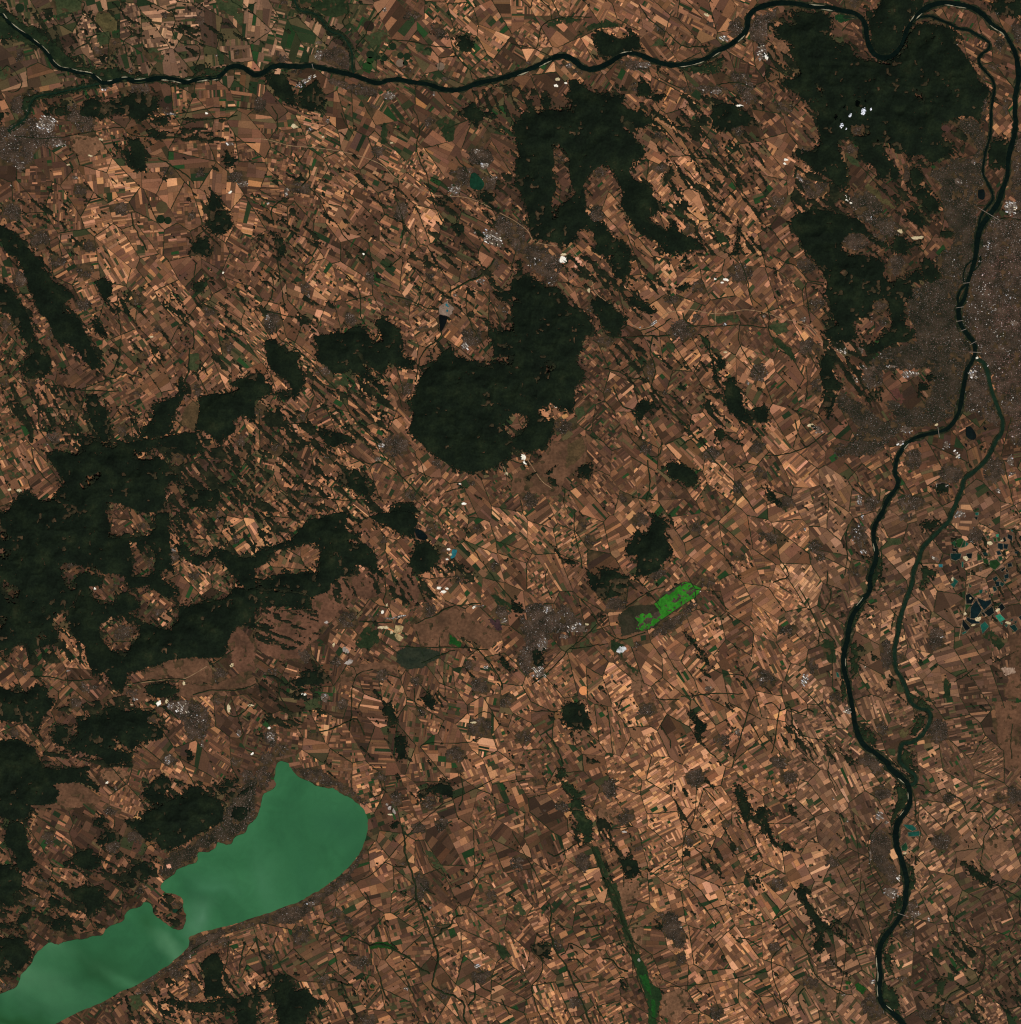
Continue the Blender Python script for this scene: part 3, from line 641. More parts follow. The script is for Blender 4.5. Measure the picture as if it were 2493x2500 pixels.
V 380 250 58 58;690 440 88 48;1080 300 48 48;1020 600 68 38;1290 950 58 110;1300 610 18 58;1580 180 58 68;920 1080 55 120;1010 1110 33 58;1300 1650 85 95;880 1630 55 58;540 1400 58 48;360 1160 45 75;170 890 78 45;40 1270 48 58;350 940 25 28;420 330 38 38;780 1870 85 55;60 200 55 55;110 1880 75 48;1060 40 48 38;980 1320 28 45;1210 320 28 28;1620 420 40 30
T refinery: 630 130 680 80 770 130 780 200 740 300 690 260 640 190
I 700 180 55 90 s;730 30 12 26 w;700 270 14 20 w;740 295 22 14 w;300 1265 26 42 w;620 1490 22 32 w;1280 350 36 14 w 25;1465 18 42 28 m;1340 940 26 10 m;840 1170 32 14 m 30;755 1172 9 12 w;1380 190 10 10 w;280 965 14 10 m;300 135 10 18 m
Q 1510 350 24 18 sand;1690 235 18 20 sand;1605 805 22 18 sand;1750 740 14 16 sand;1830 835 20 12 sand;1412 505 10 18 sand;1505 765 10 14 sand;1570 850 16 8 sand;1785 215 12 9 sand;1545 650 8 8 sand
N 720 690 80 -50;610 1130 80 80;820 260 60 80
@03
F bakonysouth .93: 0 0 680 0 660 60 720 130 760 140 740 190 700 150 600 110 480 110 400 140 440 190 400 270 300 280 220 270 250 330 220 400 180 380 120 390 0 340
F plumwood 1: 30 530 70 410 130 400 190 440 210 560 230 650 280 730 200 790 140 760 120 640 70 600
F plumwood2 .95: 0 710 80 730 140 790 180 840 150 920 100 960 110 1020 70 1060 30 1020 0 900
F ridgearc .9: 0 1170 100 1170 170 1090 220 1040 250 1090 200 1150 120 1200 0 1210
F westshore .75: 0 1290 80 1270 170 1290 210 1350 240 1380 170 1520 60 1560 0 1600
F pecsely .92: 560 650 650 600 700 590 690 650 770 690 750 740 660 770 580 740 540 690
F pecselynorth .95: 700 390 760 365 790 400 740 450 700 430
F pecselynorth .85: 790 490 850 470 920 510 860 560 720 580 740 530
F tihanyhill .9: 540 920 640 880 750 900 790 960 770 1030 730 1090 680 1130 630 1090 640 1020 570 990
F smallhill .95: 360 1000 400 970 460 1020 430 1080 380 1050
F balatonwood .9: 340 1150 550 1140 550 1200 420 1230 370 1190
F almadi .93: 1080 320 1180 310 1240 260 1330 210 1400 240 1430 120 1500 130 1560 180 1640 250 1690 310 1680 400 1600 430 1480 500 1400 560 1300 610 1220 620 1180 560 1090 530 1040 470 970 440 920 400 990 380 1080 400
F almadi .93: 1060 190 1130 150 1160 80 1230 40 1290 90 1260 150 1220 200 1240 260 1160 260 1120 240
F almadi .9: 1300 100 1370 90 1380 120 1330 130
F almadieast .85: 1630 150 1700 90 1800 90 1740 160 1660 210
F almadieast .8: 1780 220 1860 140 1927 120 1850 200
F almadieast .9: 1760 280 1880 300 1880 340 1800 400 1750 370
F furedwood .82: 980 750 1080 700 1150 760 1110 840 1020 840 960 800
F furedwood .8: 860 860 960 850 1010 890 940 910
F crosswood .8: 470 700 540 690 500 750
F southshore .92: 1590 1390 1640 1390 1680 1480 1660 1580 1700 1680 1690 1720 1540 1710 1540 1600 1510 1480
F southshore .6: 1180 1760 1300 1740 1450 1760 1620 1760 1690 1720 1800 1730 1927 1690 1927 1820 1750 1800 1600 1850 1450 1830 1270 1790
F southshore .8: 1760 1840 1927 1780 1927 1927 1820 1927
F endred .85: 930 1720 960 1710 990 1820 1010 1900 980 1860
S .38 30: 0 850 250 800 540 650 900 560 1200 640 1200 900 950 1000 800 1200 500 1260 200 1100 0 1150
S .4 30: 1165 1090 1215 965 1290 955 1365 1015 1385 1170 1330 1200
S .2 50: 1050 1650 1500 1500 1927 1500 1927 1927 1000 1927
S .25 40: 1500 100 1900 50 1900 250 1700 300
W tihanypond dgreen: 1300 1060 1340 1065 1320 1090 1300 1085
H heath: 400 120 600 110 720 200 780 200 720 280 600 300 450 300 240 300 230 280 420 270
H dry: 750 30 930 0 970 60 900 100 780 90
G green: 970 1720 1050 1700 1080 1780 1030 1830 980 1790
B 10: 1840 1320 1810 1480 1800 1560
B 10: 1440 1380 1500 1340 1570 1300
B 8: 1690 280 1660 400 1700 470
B 8: 850 870 920 930 970 990
B 8: 1720 1300 1710 1430 1690 1520 1640 1620
T northshore: 1927 430 1850 478 1760 512 1730 560 1640 548 1560 622 1490 600 1480 680 1400 722 1310 790 1230 850 1200 750 1250 650 1400 590 1500 520 1640 430 1700 300 1800 150 1927 50
T southshore: 1435 1270 1600 1230 1927 1140 1927 1190 1700 1250 1560 1330 1450 1400 1380 1500 1300 1520 1200 1570 1100 1640 950 1700 800 1790 600 1860 450 1927 430 1927 600 1846 760 1776 1020 1646 1260 1496 1405 1385
V 1020 520 78 48;850 600 58 55;370 520 58 55;830 320 58 38;1060 910 48 38;1110 1660 48 48;1690 1310 58 38;1330 1560 58 48;430 1255 38 28;60 1640 58 28;690 1258 38 9;1330 1030 40 40;320 870 60 40;250 1000 50 50;220 1180 40 40;1050 640 50 40;1850 60 50 50;480 560 30 30;1460 1660 50 60
I 1040 1695 24 7 m;1428 1420 9 25 m;870 150 9 14 m;1020 855 12 7 m;1475 10 8 14 m
Q 805 110 10 12 white;1270 740 18 18 pink;1235 1020 22 20 dark
@13
F koroshegy .9: 90 1490 150 1560 230 1560 280 1640 290 1680 200 1780 150 1780 120 1650
F koroshegy .93: 290 1680 400 1670 430 1730 530 1750 450 1800 390 1850 360 1927 200 1927 150 1830
F koroswest .95: 0 1590 50 1700 0 1780
F bowtie .97: 1200 190 1320 150 1410 90 1480 160 1480 230 1380 190 1310 190 1240 220
F lepswood .95: 990 430 1060 400 1090 420 1030 460
F darkfield 1: 1080 930 1110 925 1130 980 1090 960
F viliwood .9: 1060 40 1100 80 1070 95 1040 70
S .14 50: 300 1550 900 1600 800 1927 400 1927
G brightdark: 850 1340 900 1310 1000 1310 1060 1370 1000 1360 920 1350 860 1370
G green: 1270 620 1320 630 1390 730 1450 800 1400 810 1320 720
G darkgreen: 890 1190 950 1260 900 1280
G darkgreen: 1800 1330 1870 1340 1927 1420 1850 1440
B 16: 1100 430 1120 560 1130 660 1170 780 1200 880 1210 980 1250 1100 1290 1170 1320 1270 1360 1370 1370 1450 1340 1560 1330 1640 1400 1690 1500 1720 1570 1790 1560 1870 1590 1927
B 14: 1330 1280 1390 1250 1400 1215 1460 1190 1500 1130 1560 1100
B 16: 850 1340 960 1330 1060 1380 1150 1430 1230 1500 1310 1550
B 14: 0 1270 30 1400 70 1510 80 1580
B 10: 450 1160 560 1190 620 1250 740 1280 850 1330
B 8: 550 1260 570 1360 600 1430 620 1540
B 12: 640 1610 690 1720 730 1800 760 1890
B 11: 900 1490 930 1560 960 1680 1010 1760
B 10: 1110 1530 1150 1640 1190 1720
B 14: 1640 1600 1650 1720 1600 1790
B 6: 1220 530 1270 640 1330 740 1440 830 1480 890
B 10: 820 930 860 1010 870 1100
B 12: 1110 1090 1180 1030 1210 1010
B 10: 170 1230 140 1340 190 1490 250 1570
B 12: 560 1590 650 1620 720 1640
B 6: 720 880 900 780 1100 560 1230 420 1400 280 1560 200 1800 80
B 9: 960 710 1050 740 1130 750
B 9: 1540 40 1560 200 1530 290
B 7: 1730 670 1640 830 1500 900
B 8: 940 100 950 180 900 220
B 9: 1240 870 1290 930 1350 950
B 9: 810 1550 850 1660 890 1680
B 9: 1690 1640 1770 1690
B 9: 1850 1740 1900 1840 1927 1860
T eastshore: 270 0 350 78 450 118 600 145 720 215 822 295 856 420 838 520 788 650 645 815 455 945 205 1048 0 1130 0 1180 120 1170 300 1170 420 1070 560 940 700 880 740 800 800 700 840 600 880 480 870 380 840 260 700 130 560 60 480 0
V 340 1260 78 75;1060 230 55 65;1220 450 68 48;1400 430 58 48;1240 900 80 100;940 60 55 48;610 1100 48 38;730 1230 48 38;780 1460 85 48;510 1600 48 65;1690 1570 85 55;1430 1690 55 48;1110 700 38 28;690 1150 38 38;1770 960 55 38;1370 1210 28 48;1300 270 55 55;840 1890 75 38;60 70 60 90;1530 20 40 25;110 1420 40 50
I 420 1022 34 20 m;1342 985 22 9 m;1660 1490 26 14 w;1130 1660 20 14 m;1820 112 12 18 m;1315 1050 12 14 m;1600 865 12 12 m;85 1205 10 12 m
Q 1005 300 14 18 grey;1042 330 10 24 grey;1012 350 18 9 sand;985 275 10 10 grey
@23
F sarviz .9: 370 100 440 130 510 200 520 290 560 380 600 400 610 550 560 590 530 500 490 460 510 400 450 350 440 270 470 220 400 150
F sarviz .9: 350 10 410 10 400 80 350 60
F heathgrove .75: 800 660 860 670 940 690 960 770 920 830 860 830 820 740
F heathgrove .8: 1000 760 1070 770 1030 800
F bogwood .93: 1670 120 1730 160 1780 280 1820 370 1750 410 1710 260
F bogwood .9: 1820 330 1870 300 1927 400 1927 470 1860 380
F simontornya .85: 140 1340 220 1310 300 1340 290 1400 210 1410
F beanwood 1: 1080 1190 1120 1170 1140 1190 1110 1220
F tinywood 1: 1440 420 1480 420 1470 450 1430 450
S .2 60: 620 350 900 400 950 900 750 900
S .1 60: 1200 100 1927 300 1900 1000 1300 700
G darkgreen: 370 100 430 110 510 190 525 300 555 370 520 390 480 250 400 160
G valley: 890 1390 950 1380 990 1460 1020 1530 1040 1620 1110 1660 1130 1720 1100 1830 1080 1927 1040 1927 1020 1760 960 1600 930 1500
G brightgreen: 960 1560 1010 1550 1040 1640 1050 1720 1010 1680
G brightgreen: 1040 1740 1080 1740 1080 1900 1060 1900
G green: 20 1050 60 1000 110 1100 20 1160
G darkgreen: 740 860 790 860 820 980 790 1000 740 940
H dry: 640 300 790 310 780 400 640 420
G darkgreen: 590 590 640 590 700 740 760 880 830 1040 870 1180 930 1330 950 1400 890 1400 840 1240 790 1100 720 940 660 790
H dry: 800 890 950 850 970 950 880 1010 830 1100 870 1200 990 1180 980 1330 930 1400 890 1280 830 1080
H dry: 1130 1700 1300 1650 1340 1800 1200 1900 1130 1850
B 18: 600 590 650 700 690 820 740 940 800 1060 840 1170 890 1290 940 1400
B 10: 690 820 760 900 820 1050
B 14: 280 1010 300 1100 280 1200 300 1290 340 1400 400 1470 440 1570 480 1660 530 1760 570 1870 590 1927
B 9: 370 1410 410 1380 440 1320 530 1370 580 1410
B 10: 270 630 320 665 390 630 450 590 490 575
B 12: 510 1195 570 1200 640 1190 700 1170 700 1110
B 12: 680 1440 750 1440 800 1500 880 1530
B 12: 420 1450 490 1440 540 1500
B 9: 460 1550 530 1610 640 1610
B 12: 1380 600 1460 690 1570 780
B 9: 1440 150 1540 240
B 10: 1300 830 1400 900 1480 1000 1560 1090 1600 1170
B 10: 1700 1270 1790 1300 1870 1350
B 7: 0 480 80 620 170 780 240 930 270 1010
B 9: 1450 1050 1520 1150 1530 1200
B 9: 230 1420 220 1550 150 1650 180 1780 240 1927
B 11: 820 1820 850 1927
B 7: 630 1740 660 1850
B 6: 1390 120 1370 370 1300 520 1280 770 1310 830
B 8: 720 1610 840 1580 880 1650
B 6: 1100 1660 1400 1630 1650 1590 1927 1530
B 9: 780 1190 830 1320 900 1420 960 1620 1030 1800
B 8: 0 110 100 90
V 1380 80 75 68;740 150 58 75;860 370 58 65;530 720 58 75;40 720 58 58;1330 560 58 48;1200 1180 68 105;1260 1270 55 95;1270 1440 58 55;340 1330 48 55;490 1760 58 65;180 100 48 28;380 300 58 48;940 600 48 28;1540 1840 58 58;1620 420 38 38;680 1570 38 28;1110 1110 38 38;90 1540 28 28;240 330 38 28;1800 850 38 22
I 1270 1195 14 12 m;1690 610 20 12 m;705 1100 9 10 m;1265 1465 8 8 w;130 845 12 10 m
Q 848 480 20 9 salt;955 1445 10 16 grey
@33
F longstripwood .98: 210 910 290 900 330 1010 400 1110 460 1210 420 1260 440 1400 400 1410 370 1330 400 1270 350 1220 380 1200 310 1070 270 970
F longstripwood .98: 460 1200 570 1130 575 1145 480 1230
F trianglewood .95: 120 640 150 550 230 620
F fingerwood .98: 170 270 200 290 225 370 190 330
F bogwood .9: 0 370 30 420 100 600 60 580 0 440
F barwood 1: 540 1200 590 1270 580 1280 535 1220
F southflood .88: 990 130 1060 160 1070 230 1000 360 960 440 940 500 960 380 990 250
F southflood .9: 1050 690 1100 740 1140 850 1130 920 1090 900 1080 790
F southflood .82: 1000 960 1040 940 1030 1060 960 1150 900 1250 940 1130 980 1040
F southflood .85: 980 1230 900 1370 890 1440 880 1340 950 1240
F madocsa .9: 900 1400 950 1410 940 1500 970 1580 910 1540 890 1470
F madocsa .85: 880 1600 960 1660 1010 1750 1020 1870 960 1820 890 1770 880 1680
F armend .95: 1110 0 1140 70 1110 120 1080 30
F apajwood .95: 1510 710 1580 750 1640 800 1700 840 1750 870 1700 870 1600 840 1540 790
F belterwood .9: 470 1380 540 1480 640 1580 590 1550 500 1450
S .2 45: 1200 1250 1450 1230 1700 1350 1700 1927 1200 1927
S .15 60: 1650 1400 1927 1250 1927 1927 1650 1927
G brightdark: 670 1630 700 1620 760 1660 740 1710 690 1670
G brightdark: 600 1600 640 1600 640 1625 605 1625
G darkgreen: 1250 1350 1380 1380 1350 1450 1260 1420
G darkgreen: 1300 1620 1360 1600 1340 1720 1290 1700
G darkgreen: 1370 1540 1430 1550 1420 1610 1370 1590
G darkgreen: 950 1320 1000 1360 960 1400 920 1390
G green: 985 1490 1020 1450 1045 1480 1010 1525
G green: 300 230 350 220 380 270 330 280
G darkgreen: 1480 1130 1510 1130 1510 1155 1480 1150
G darkgreen: 1280 1700 1300 1700 1295 1850 1275 1830
G green: 1690 1480 1770 1400 1775 1450 1720 1510
H dry: 1640 540 1800 520 1850 620 1700 660 1640 640
W gravelpit teal: 1040 425 1110 430 1140 460 1110 475 1070 455
W gravelpit teal: 1075 485 1160 475 1160 510 1080 515
W gravelpit fgreen: 1025 590 1060 560 1075 600 1060 625 1030 620
B 9: 1110 140 1180 130 1270 190 1350 150 1380 190 1480 240 1520 340 1560 320 1630 340 1640 390 1690 430 1700 470 1790 420 1830 435
B 7: 1690 460 1650 520 1640 620 1620 740 1650 830
B 8: 780 590 780 640 800 780 860 880 890 950
B 8: 740 850 780 960 860 1060
B 7: 700 1100 770 1240 800 1330
B 8: 540 760 590 860 610 900
B 10: 1740 880 1850 940 1920 990 1910 1060 1927 1130
B 8: 880 400 800 500 770 590
B 6: 660 340 700 600 720 850 700 1000 620 1200 600 1500 540 1800
B 9: 0 940 100 1060 180 1180 300 1350 400 1580 600 1700
B 8: 1380 1040 1390 1170 1450 1280 1570 1340 1660 1400 1600 1600 1400 1700 1330 1850
B 8: 170 1320 60 1420 60 1560 110 1720 180 1880
B 9: 290 1660 250 1740 300 1860
B 8: 470 20 500 100 530 170
B 7: 1100 140 1130 250 1140 400 1170 480 1150 620
B 8: 0 1640 60 1720 100 1800
V 170 70 78 48;880 180 75 58;1390 230 48 48;1330 560 78 68;870 600 85 140;1110 1060 45 85;510 700 75 48;100 880 68 55;560 1010 58 38;80 1350 58 48;1070 1240 48 48;1040 1600 58 48;820 1800 105 95;340 1620 68 48;1380 1830 68 55;1870 200 48 75;1210 1850 75 55;870 1150 38 38;1760 220 38 38;500 1460 38 48;850 20 60 40
T steelworks: 830 720 920 690 1000 760 1020 840 960 890 880 830
I 950 940 62 40 m;1005 825 12 32 w;858 358 32 28 g;908 410 20 15 m;810 1610 36 20 w;592 1710 20 9 m;1220 1015 12 10 w;1130 1100 48 20 m;1230 1145 16 14 m;790 660 12 60 m;510 230 12 12 m;620 400 12 14 m
Q 1050 642 12 10 sand
N 1030 100 80 50;1070 210 60 80;850 1470 100 90;850 1560 60 85;850 1690 60 85;930 1820 80 35;1030 350 60 -55
"""
DANUBE = [("00","0 90 60 160 130 220 200 270 270 320 330 370 370 420 400 470 450 510 520 525 600 545 680 560 730 590 770 620 830 620 900 600 960 595 1020 612 1100 605 1180 590 1260 590 1340 605 1410 615 1480 600 1560 590 1630 585 1680 550 1720 510 1780 495 1830 510 1880 545"),
("10","0 565 60 545 120 505 180 495 300 500 430 498 520 520 640 545 760 575 850 610 920 625 1000 605 1080 600 1180 620 1300 635 1400 670 1480 680 1560 670 1680 625 1800 600 1880 580"),
("20","0 565 100 535 200 490 280 450 340 425 400 425 460 450 520 500 570 520 630 515 700 490 770 450 830 410 900 400 980 420 1080 460 1170 485 1260 490 1380 470 1480 430 1560 380 1640 340 1720 280 1770 210 1780 130 1820 80 1880 50"),
("30","20 36 100 22 230 25 330 45 480 60 580 80 660 95 720 130 755 190 765 270 785 350 830 410 890 435 950 425 1000 380 1040 310 1070 220 1110 160 1160 100 1240 45 1350 22 1450 35 1560 60 1640 110 1720 195 1790 240 1850 330 1890 420 1905 520 1905 620 1885 720 1880 850 1885 920 1870 1050 1840 1140 1825 1250 1825 1320 1790 1420 1760 1510 1710 1590 1650 1670 1610 1750 1595 1840 1585 1927"),
("31","1570 60 1545 140 1525 200 1512 285 1488 345 1460 385 1458 450 1480 530 1530 600 1575 660 1580 730 1560 790 1520 860 1505 930 1490 1010 1475 1100 1455 1180 1420 1250 1370 1300 1300 1325 1200 1345 1120 1375 1060 1420 1010 1490 985 1560 980 1640 1000 1690 985 1750 940 1810 905 1870 885 1927"),
("32","850 60 820 120 818 200 835 280 835 350 810 430 790 500 790 580 750 650 690 730 650 800 630 880 620 960 600 1040 590 1130 600 1210 625 1300 640 1380 660 1490 680 1600 710 1700 760 1770 850 1830 920 1890"),
("33","940 0 1010 60 1070 120 1090 190 1085 280 1040 350 1000 410 985 500 990 590 1020 670 1050 760 1065 850 1060 960 1045 1060 1010 1130 950 1210 890 1290 860 1370 855 1470 865 1560 860 1680 880 1770 940 1830 1000 1880 1040 1927 1100 1990")]
ARMS = [("river_arm",18,"m","30","1130 150 1180 128 1250 125 1330 155 1400 185 1460 215 1540 230 1600 265 1660 300 1690 330 1680 370 1640 400 1610 440 1620 490 1660 540 1710 600 1728 660 1715 740 1700 850 1700 930 1690 1040 1660 1140 1650 1200 1640 1300 1670 1370 1710 1450 1710 1510 1660 1570 1620 1640 1605 1730"),
("river_arm",25,"a","31","1590 770 1640 800 1670 860 1690 950 1710 1030 1740 1110 1770 1190 1790 1260 1780 1330 1740 1390 1700 1470 1650 1550 1590 1610 1500 1680 1485 1750 1450 1830 1410 1927 1380 1997 1320 2057 1240 2137 1180 2207 1160 2277 1120 2367 1105 2467 1070 2567 1040 2657 1010 2757 1000 2847 980 2927 975 3017 985 3107 1030 3187 1065 3267 1090 3347 1150 3402 1220 3417 1245 3467 1225 3537 1180 3607 1110 3657 1040 3672 1015 3727 1015 3797 1060 3854 1130 3914 1130 3964 1085 3990"),
("river_arm",18,"m","31","1525 200 1470 260 1450 320 1460 385"),
("river_arm",9,"m","31","1560 30 1510 80 1490 150 1500 200"),
("river_arm",8,"m","31","1620 0 1615 60 1575 110"),
("tributary_river",16,"a","00","60 990 130 940 190 890 215 840 225 790 270 730 340 712 400 705 470 690 560 670 660 650 745 630"),
("tributary_river",15,"a","10","280 -40 310 50 350 85 420 95 480 130 520 190 570 240 640 265 690 320 720 390 725 450 725 520 740 550"),
("river_arm",10,"a","30","590 130 640 128 690 140"),
]
LAKE = [("12","150 1905 168 1882 190 1872 240 1890 255 1925"),("13","265 0 300 50 350 85 400 100 450 130 530 150 590 155 630 190 700 220 760 260 810 310 835 370 845 430 835 500 800 600 760 670 700 745 630 810 550 870 470 925 380 975 300 1015 220 1040 130 1080 0 1120"),
("03","1800 1165 1700 1190 1560 1225 1480 1250 1420 1275 1425 1320 1400 1370 1330 1430 1260 1490 1150 1560 1020 1640 900 1690 760 1770 650 1810 560 1850 430 1920 300 1990 -300 2300 -300 1850 -100 1740 0 1705 50 1680 100 1665 130 1640 160 1560 230 1480 270 1400 350 1330 380 1315 440 1330 480 1310 560 1295 640 1285 700 1265 770 1255 800 1210 860 1180 930 1150 940 1110 980 1065 1060 1040 1085 1010 1120 1015 1150 1050 1160 1100 1220 1145 1280 1195 1330 1218 1375 1215 1390 1170 1405 1110 1380 1070 1380 1010 1350 965 1290 945 1240 935 1210 900 1225 860 1310 800 1330 770 1400 735 1470 715 1490 690 1490 640 1510 630 1560 635 1620 600 1640 560 1700 575 1740 570 1770 520 1850 485 1870 430 1927 380"),
("13","20 330 40 270 50 210 75 185 130 165 150 120 140 90 145 30")]
ROADS = [("pale","10","-20 1045 80 1050 250 1095 430 1110 640 1140 830 1190 960 1250 1040 1330 1150 1380 1250 1430 1350 1470 1450 1475 1600 1490 1720 1540 1850 1610 1927 1650 1987 1690 2047 1740 2090 1810 2167 1838 2260 1850 2350 1850 2417 1927"),
("dark","31","1390 690 1480 715 1590 725 1700 715 1790 690 1850 660"),
("pale","32","1555 320 1545 480 1520 600 1500 750 1470 900 1460 960"),
("dark","33","620 940 720 985 830 1040 860 1060"),
("dark","32","300 1330 370 1350 420 1440 500 1540"),
("pale","11","1720 1440 1760 1500 1850 1570 1890 1640"),
("pale","11","1740 1200 1850 1290 1940 1380 2050 1540 2150 1690 2230 1750"),
("pale","02","950 1300 1100 1280 1280 1260 1400 1250 1560 1160"),
("pale","02","1440 660 1540 820 1600 980 1650 1100"),
("pale","02","580 1690 700 1710 900 1740 1010 1790"),
("dark","13","-600 1440 -300 1330 -60 1220 200 1160 500 1060 720 880 900 780 1100 560 1230 420 1400 280 1560 200 1800 80"),
]
BRIDGES = [("31",1490,205,1540,200,"bridge across the river at the upper tip of the city island"),
("31",1440,390,1495,382,"bridge across the river at the lower tip of the city island"),
("31",1440,492,1492,484,"bridge across the city river above the reddish downtown blocks"),
("31",1472,565,1515,548,"bridge across the city river beside the reddish downtown blocks"),
("31",1540,668,1592,640,"bridge across the city river below the downtown bend"),
("31",1540,722,1625,726,"ring road bridge across the city river above the white round stadium"),
("31",1300,1285,1312,1365,"motorway bridge across the river below the city"),
("30",1600,1560,1770,1660,"long pale motorway bridge across both river arms above the city"),
("33",930,1070,1080,1120,"long pale motorway bridge across the lower river"),
("10",422,480,432,518,"bridge across the river beside the town at the upper river fork")]
# ------------------------------------------------------------------ helpers
K = 1.0 / 1.0
def lin(c):
    out = []
    for v in c:
        v = v / 255.0
        out.append((v / 12.92 if v <= 0.04045 else ((v + 0.055) / 1.055) ** 2.4) * K)
    return out
def L4(c): return tuple(lin(c)) + (1.0,)
def wx(px): return (np.asarray(px, float) - W0 / 2) * S
def wy(py): return (H0 / 2 - np.asarray(py, float)) * S
ORG = {'0': 0, '1': 625, '2': 1250, '3': 1868}
ORY = {'0': 0, '1': 625, '2': 1250, '3': 1875}
LOC = 3.0832
def pts(tile, txt):
    v = np.array([float(t) for t in txt.split()]).reshape(-1, 2) / LOC
    v[:, 0] += ORG[tile[0]]; v[:, 1] += ORY[tile[1]]
    return v
# value noise
TAB = RNG.random((256, 256))
def vnoise(x, y, sx=0):
    xi = np.floor(x).astype(int); yi = np.floor(y).astype(int)
    fx = x - xi; fy = y - yi
    fx = fx * fx * (3 - 2 * fx); fy = fy * fy * (3 - 2 * fy)
    a = TAB[(yi + sx * 37) & 255, (xi + sx * 91) & 255]; b = TAB[(yi + sx * 37) & 255, (xi + 1 + sx * 91) & 255]
    c = TAB[(yi + 1 + sx * 37) & 255, (xi + sx * 91) & 255]; d = TAB[(yi + 1 + sx * 37) & 255, (xi + 1 + sx * 91) & 255]
    return (a * (1 - fx) + b * fx) * (1 - fy) + (c * (1 - fx) + d * fx) * fy
def fbm(x, y, scale, octv=3, sx=0, gain=0.55):
    t = np.zeros(np.shape(x)); amp = 1.0; tot = 0.0; s = scale
    for o in range(octv):
        t = t + amp * vnoise(x / s + 17.3 * o, y / s + 5.1 * o, sx + o); tot += amp; amp *= gain; s *= 0.5
    return t / tot
def smooth_line(p, n=4):
    q = np.vstack([2 * p[0] - p[1], p, 2 * p[-1] - p[-2]]); out = []
    for i in range(1, len(q) - 2):
        for k in range(n):
            t = k / n
            a, b, c, d = q[i - 1], q[i], q[i + 1], q[i + 2]
            out.append(0.5 * ((2 * b) + (c - a) * t + (2 * a - 5 * b + 4 * c - d) * t * t + (3 * b - a - 3 * c + d) * t ** 3))
    out.append(p[-1]); return np.array(out)
def link(name, me, mat=None, parent=None):
    o = bpy.data.objects.new(name, me); C.objects.link(o)
    if mat is not None and me is not None: me.materials.append(mat)
    if parent is not None: o.parent = parent
    return o
def tag(o, label=None, cat=None, group=None, kind=None):
    if label: o['label'] = label
    if cat: o['category'] = cat
    if group: o['group'] = group
    if kind: o['kind'] = kind
    return o
def mesh_np(name, V, F, col=None):
    """V (n,3), F (m,4) quads, col (m,3) face colours"""
    me = bpy.data.meshes.new(name)
    V = np.ascontiguousarray(V, dtype=np.float32); F = np.ascontiguousarray(F, dtype=np.int32)
    k = F.shape[1]
    me.vertices.add(len(V)); me.vertices.foreach_set('co', V.ravel())
    me.loops.add(F.size); me.loops.foreach_set('vertex_index', F.ravel())
    me.polygons.add(len(F)); me.polygons.foreach_set('loop_start', np.arange(0, F.size, k, dtype=np.int32))
    if col is not None:
        at = me.attributes.new('Col', 'FLOAT_COLOR', 'FACE')
        c4 = np.ones((len(F), 4), np.float32); c4[:, :3] = col
        at.data.foreach_set('color', c4.ravel())
    me.update(calc_edges=True); me.validate()
    return me
# ------------------------------------------------------------------ materials
def newmat(name, rough=0.95, spec=0.1):
    m = bpy.data.materials.new(name); m.use_nodes = True
    nt = m.node_tree; b = nt.nodes['Principled BSDF']
    b.inputs['Roughness'].default_value = rough
    b.inputs['Specular IOR Level'].default_value = spec
    return m, nt, b
def nd(nt, typ, **kw):
    n = nt.nodes.new(typ)
    for k, v in kw.items(): setattr(n, k, v)
    return n
def noise(nt, vec, scale, detail=4, rough=0.6, dist=0.0):
    n = nd(nt, 'ShaderNodeTexNoise'); n.inputs['Scale'].default_value = scale
    n.inputs['Detail'].default_value = detail; n.inputs['Roughness'].default_value = rough; n.inputs['Distortion'].default_value = dist
    nt.links.new(vec, n.inputs['Vector']); return n.outputs['Fac']
def ramp(nt, fac, stops):
    r = nd(nt, 'ShaderNodeValToRGB'); e = r.color_ramp.elements
    while len(e) < len(stops): e.new(0.5)
    for i, (p, c) in enumerate(stops): e[i].position = p; e[i].color = c
    nt.links.new(fac, r.inputs['Fac']); return r.outputs['Color']
def mix(nt, a, b, fac, mode='MIX'):
    m = nd(nt, 'ShaderNodeMix'); m.data_type = 'RGBA'; m.blend_type = mode
    for s, v in ((m.inputs['Factor'], fac), (m.inputs[6], a), (m.inputs[7], b)):
        if isinstance(v, (float, int, tuple)): s.default_value = v
        else: nt.links.new(v, s)
    return m.outputs[2]
def posvec(nt):
    return nd(nt, 'ShaderNodeNewGeometry').outputs['Position']
def mottled(name, stops, scale=1.2, scale2=9.0, rough=0.95, detail=5, spec=0.08, bump=0.0):
    m, nt, b = newmat(name, rough, spec)
    v = posvec(nt)
    f1 = noise(nt, v, scale, detail); f2 = noise(nt, v, scale2, 3)
    c1 = ramp(nt, f1, stops)
    sh = ramp(nt, f2, [(0.25, (0.62, 0.62, 0.62, 1)), (0.75, (1.35, 1.35, 1.35, 1))])
    nt.links.new(mix(nt, c1, sh, 1.0, 'MULTIPLY'), b.inputs['Base Color'])
    return m
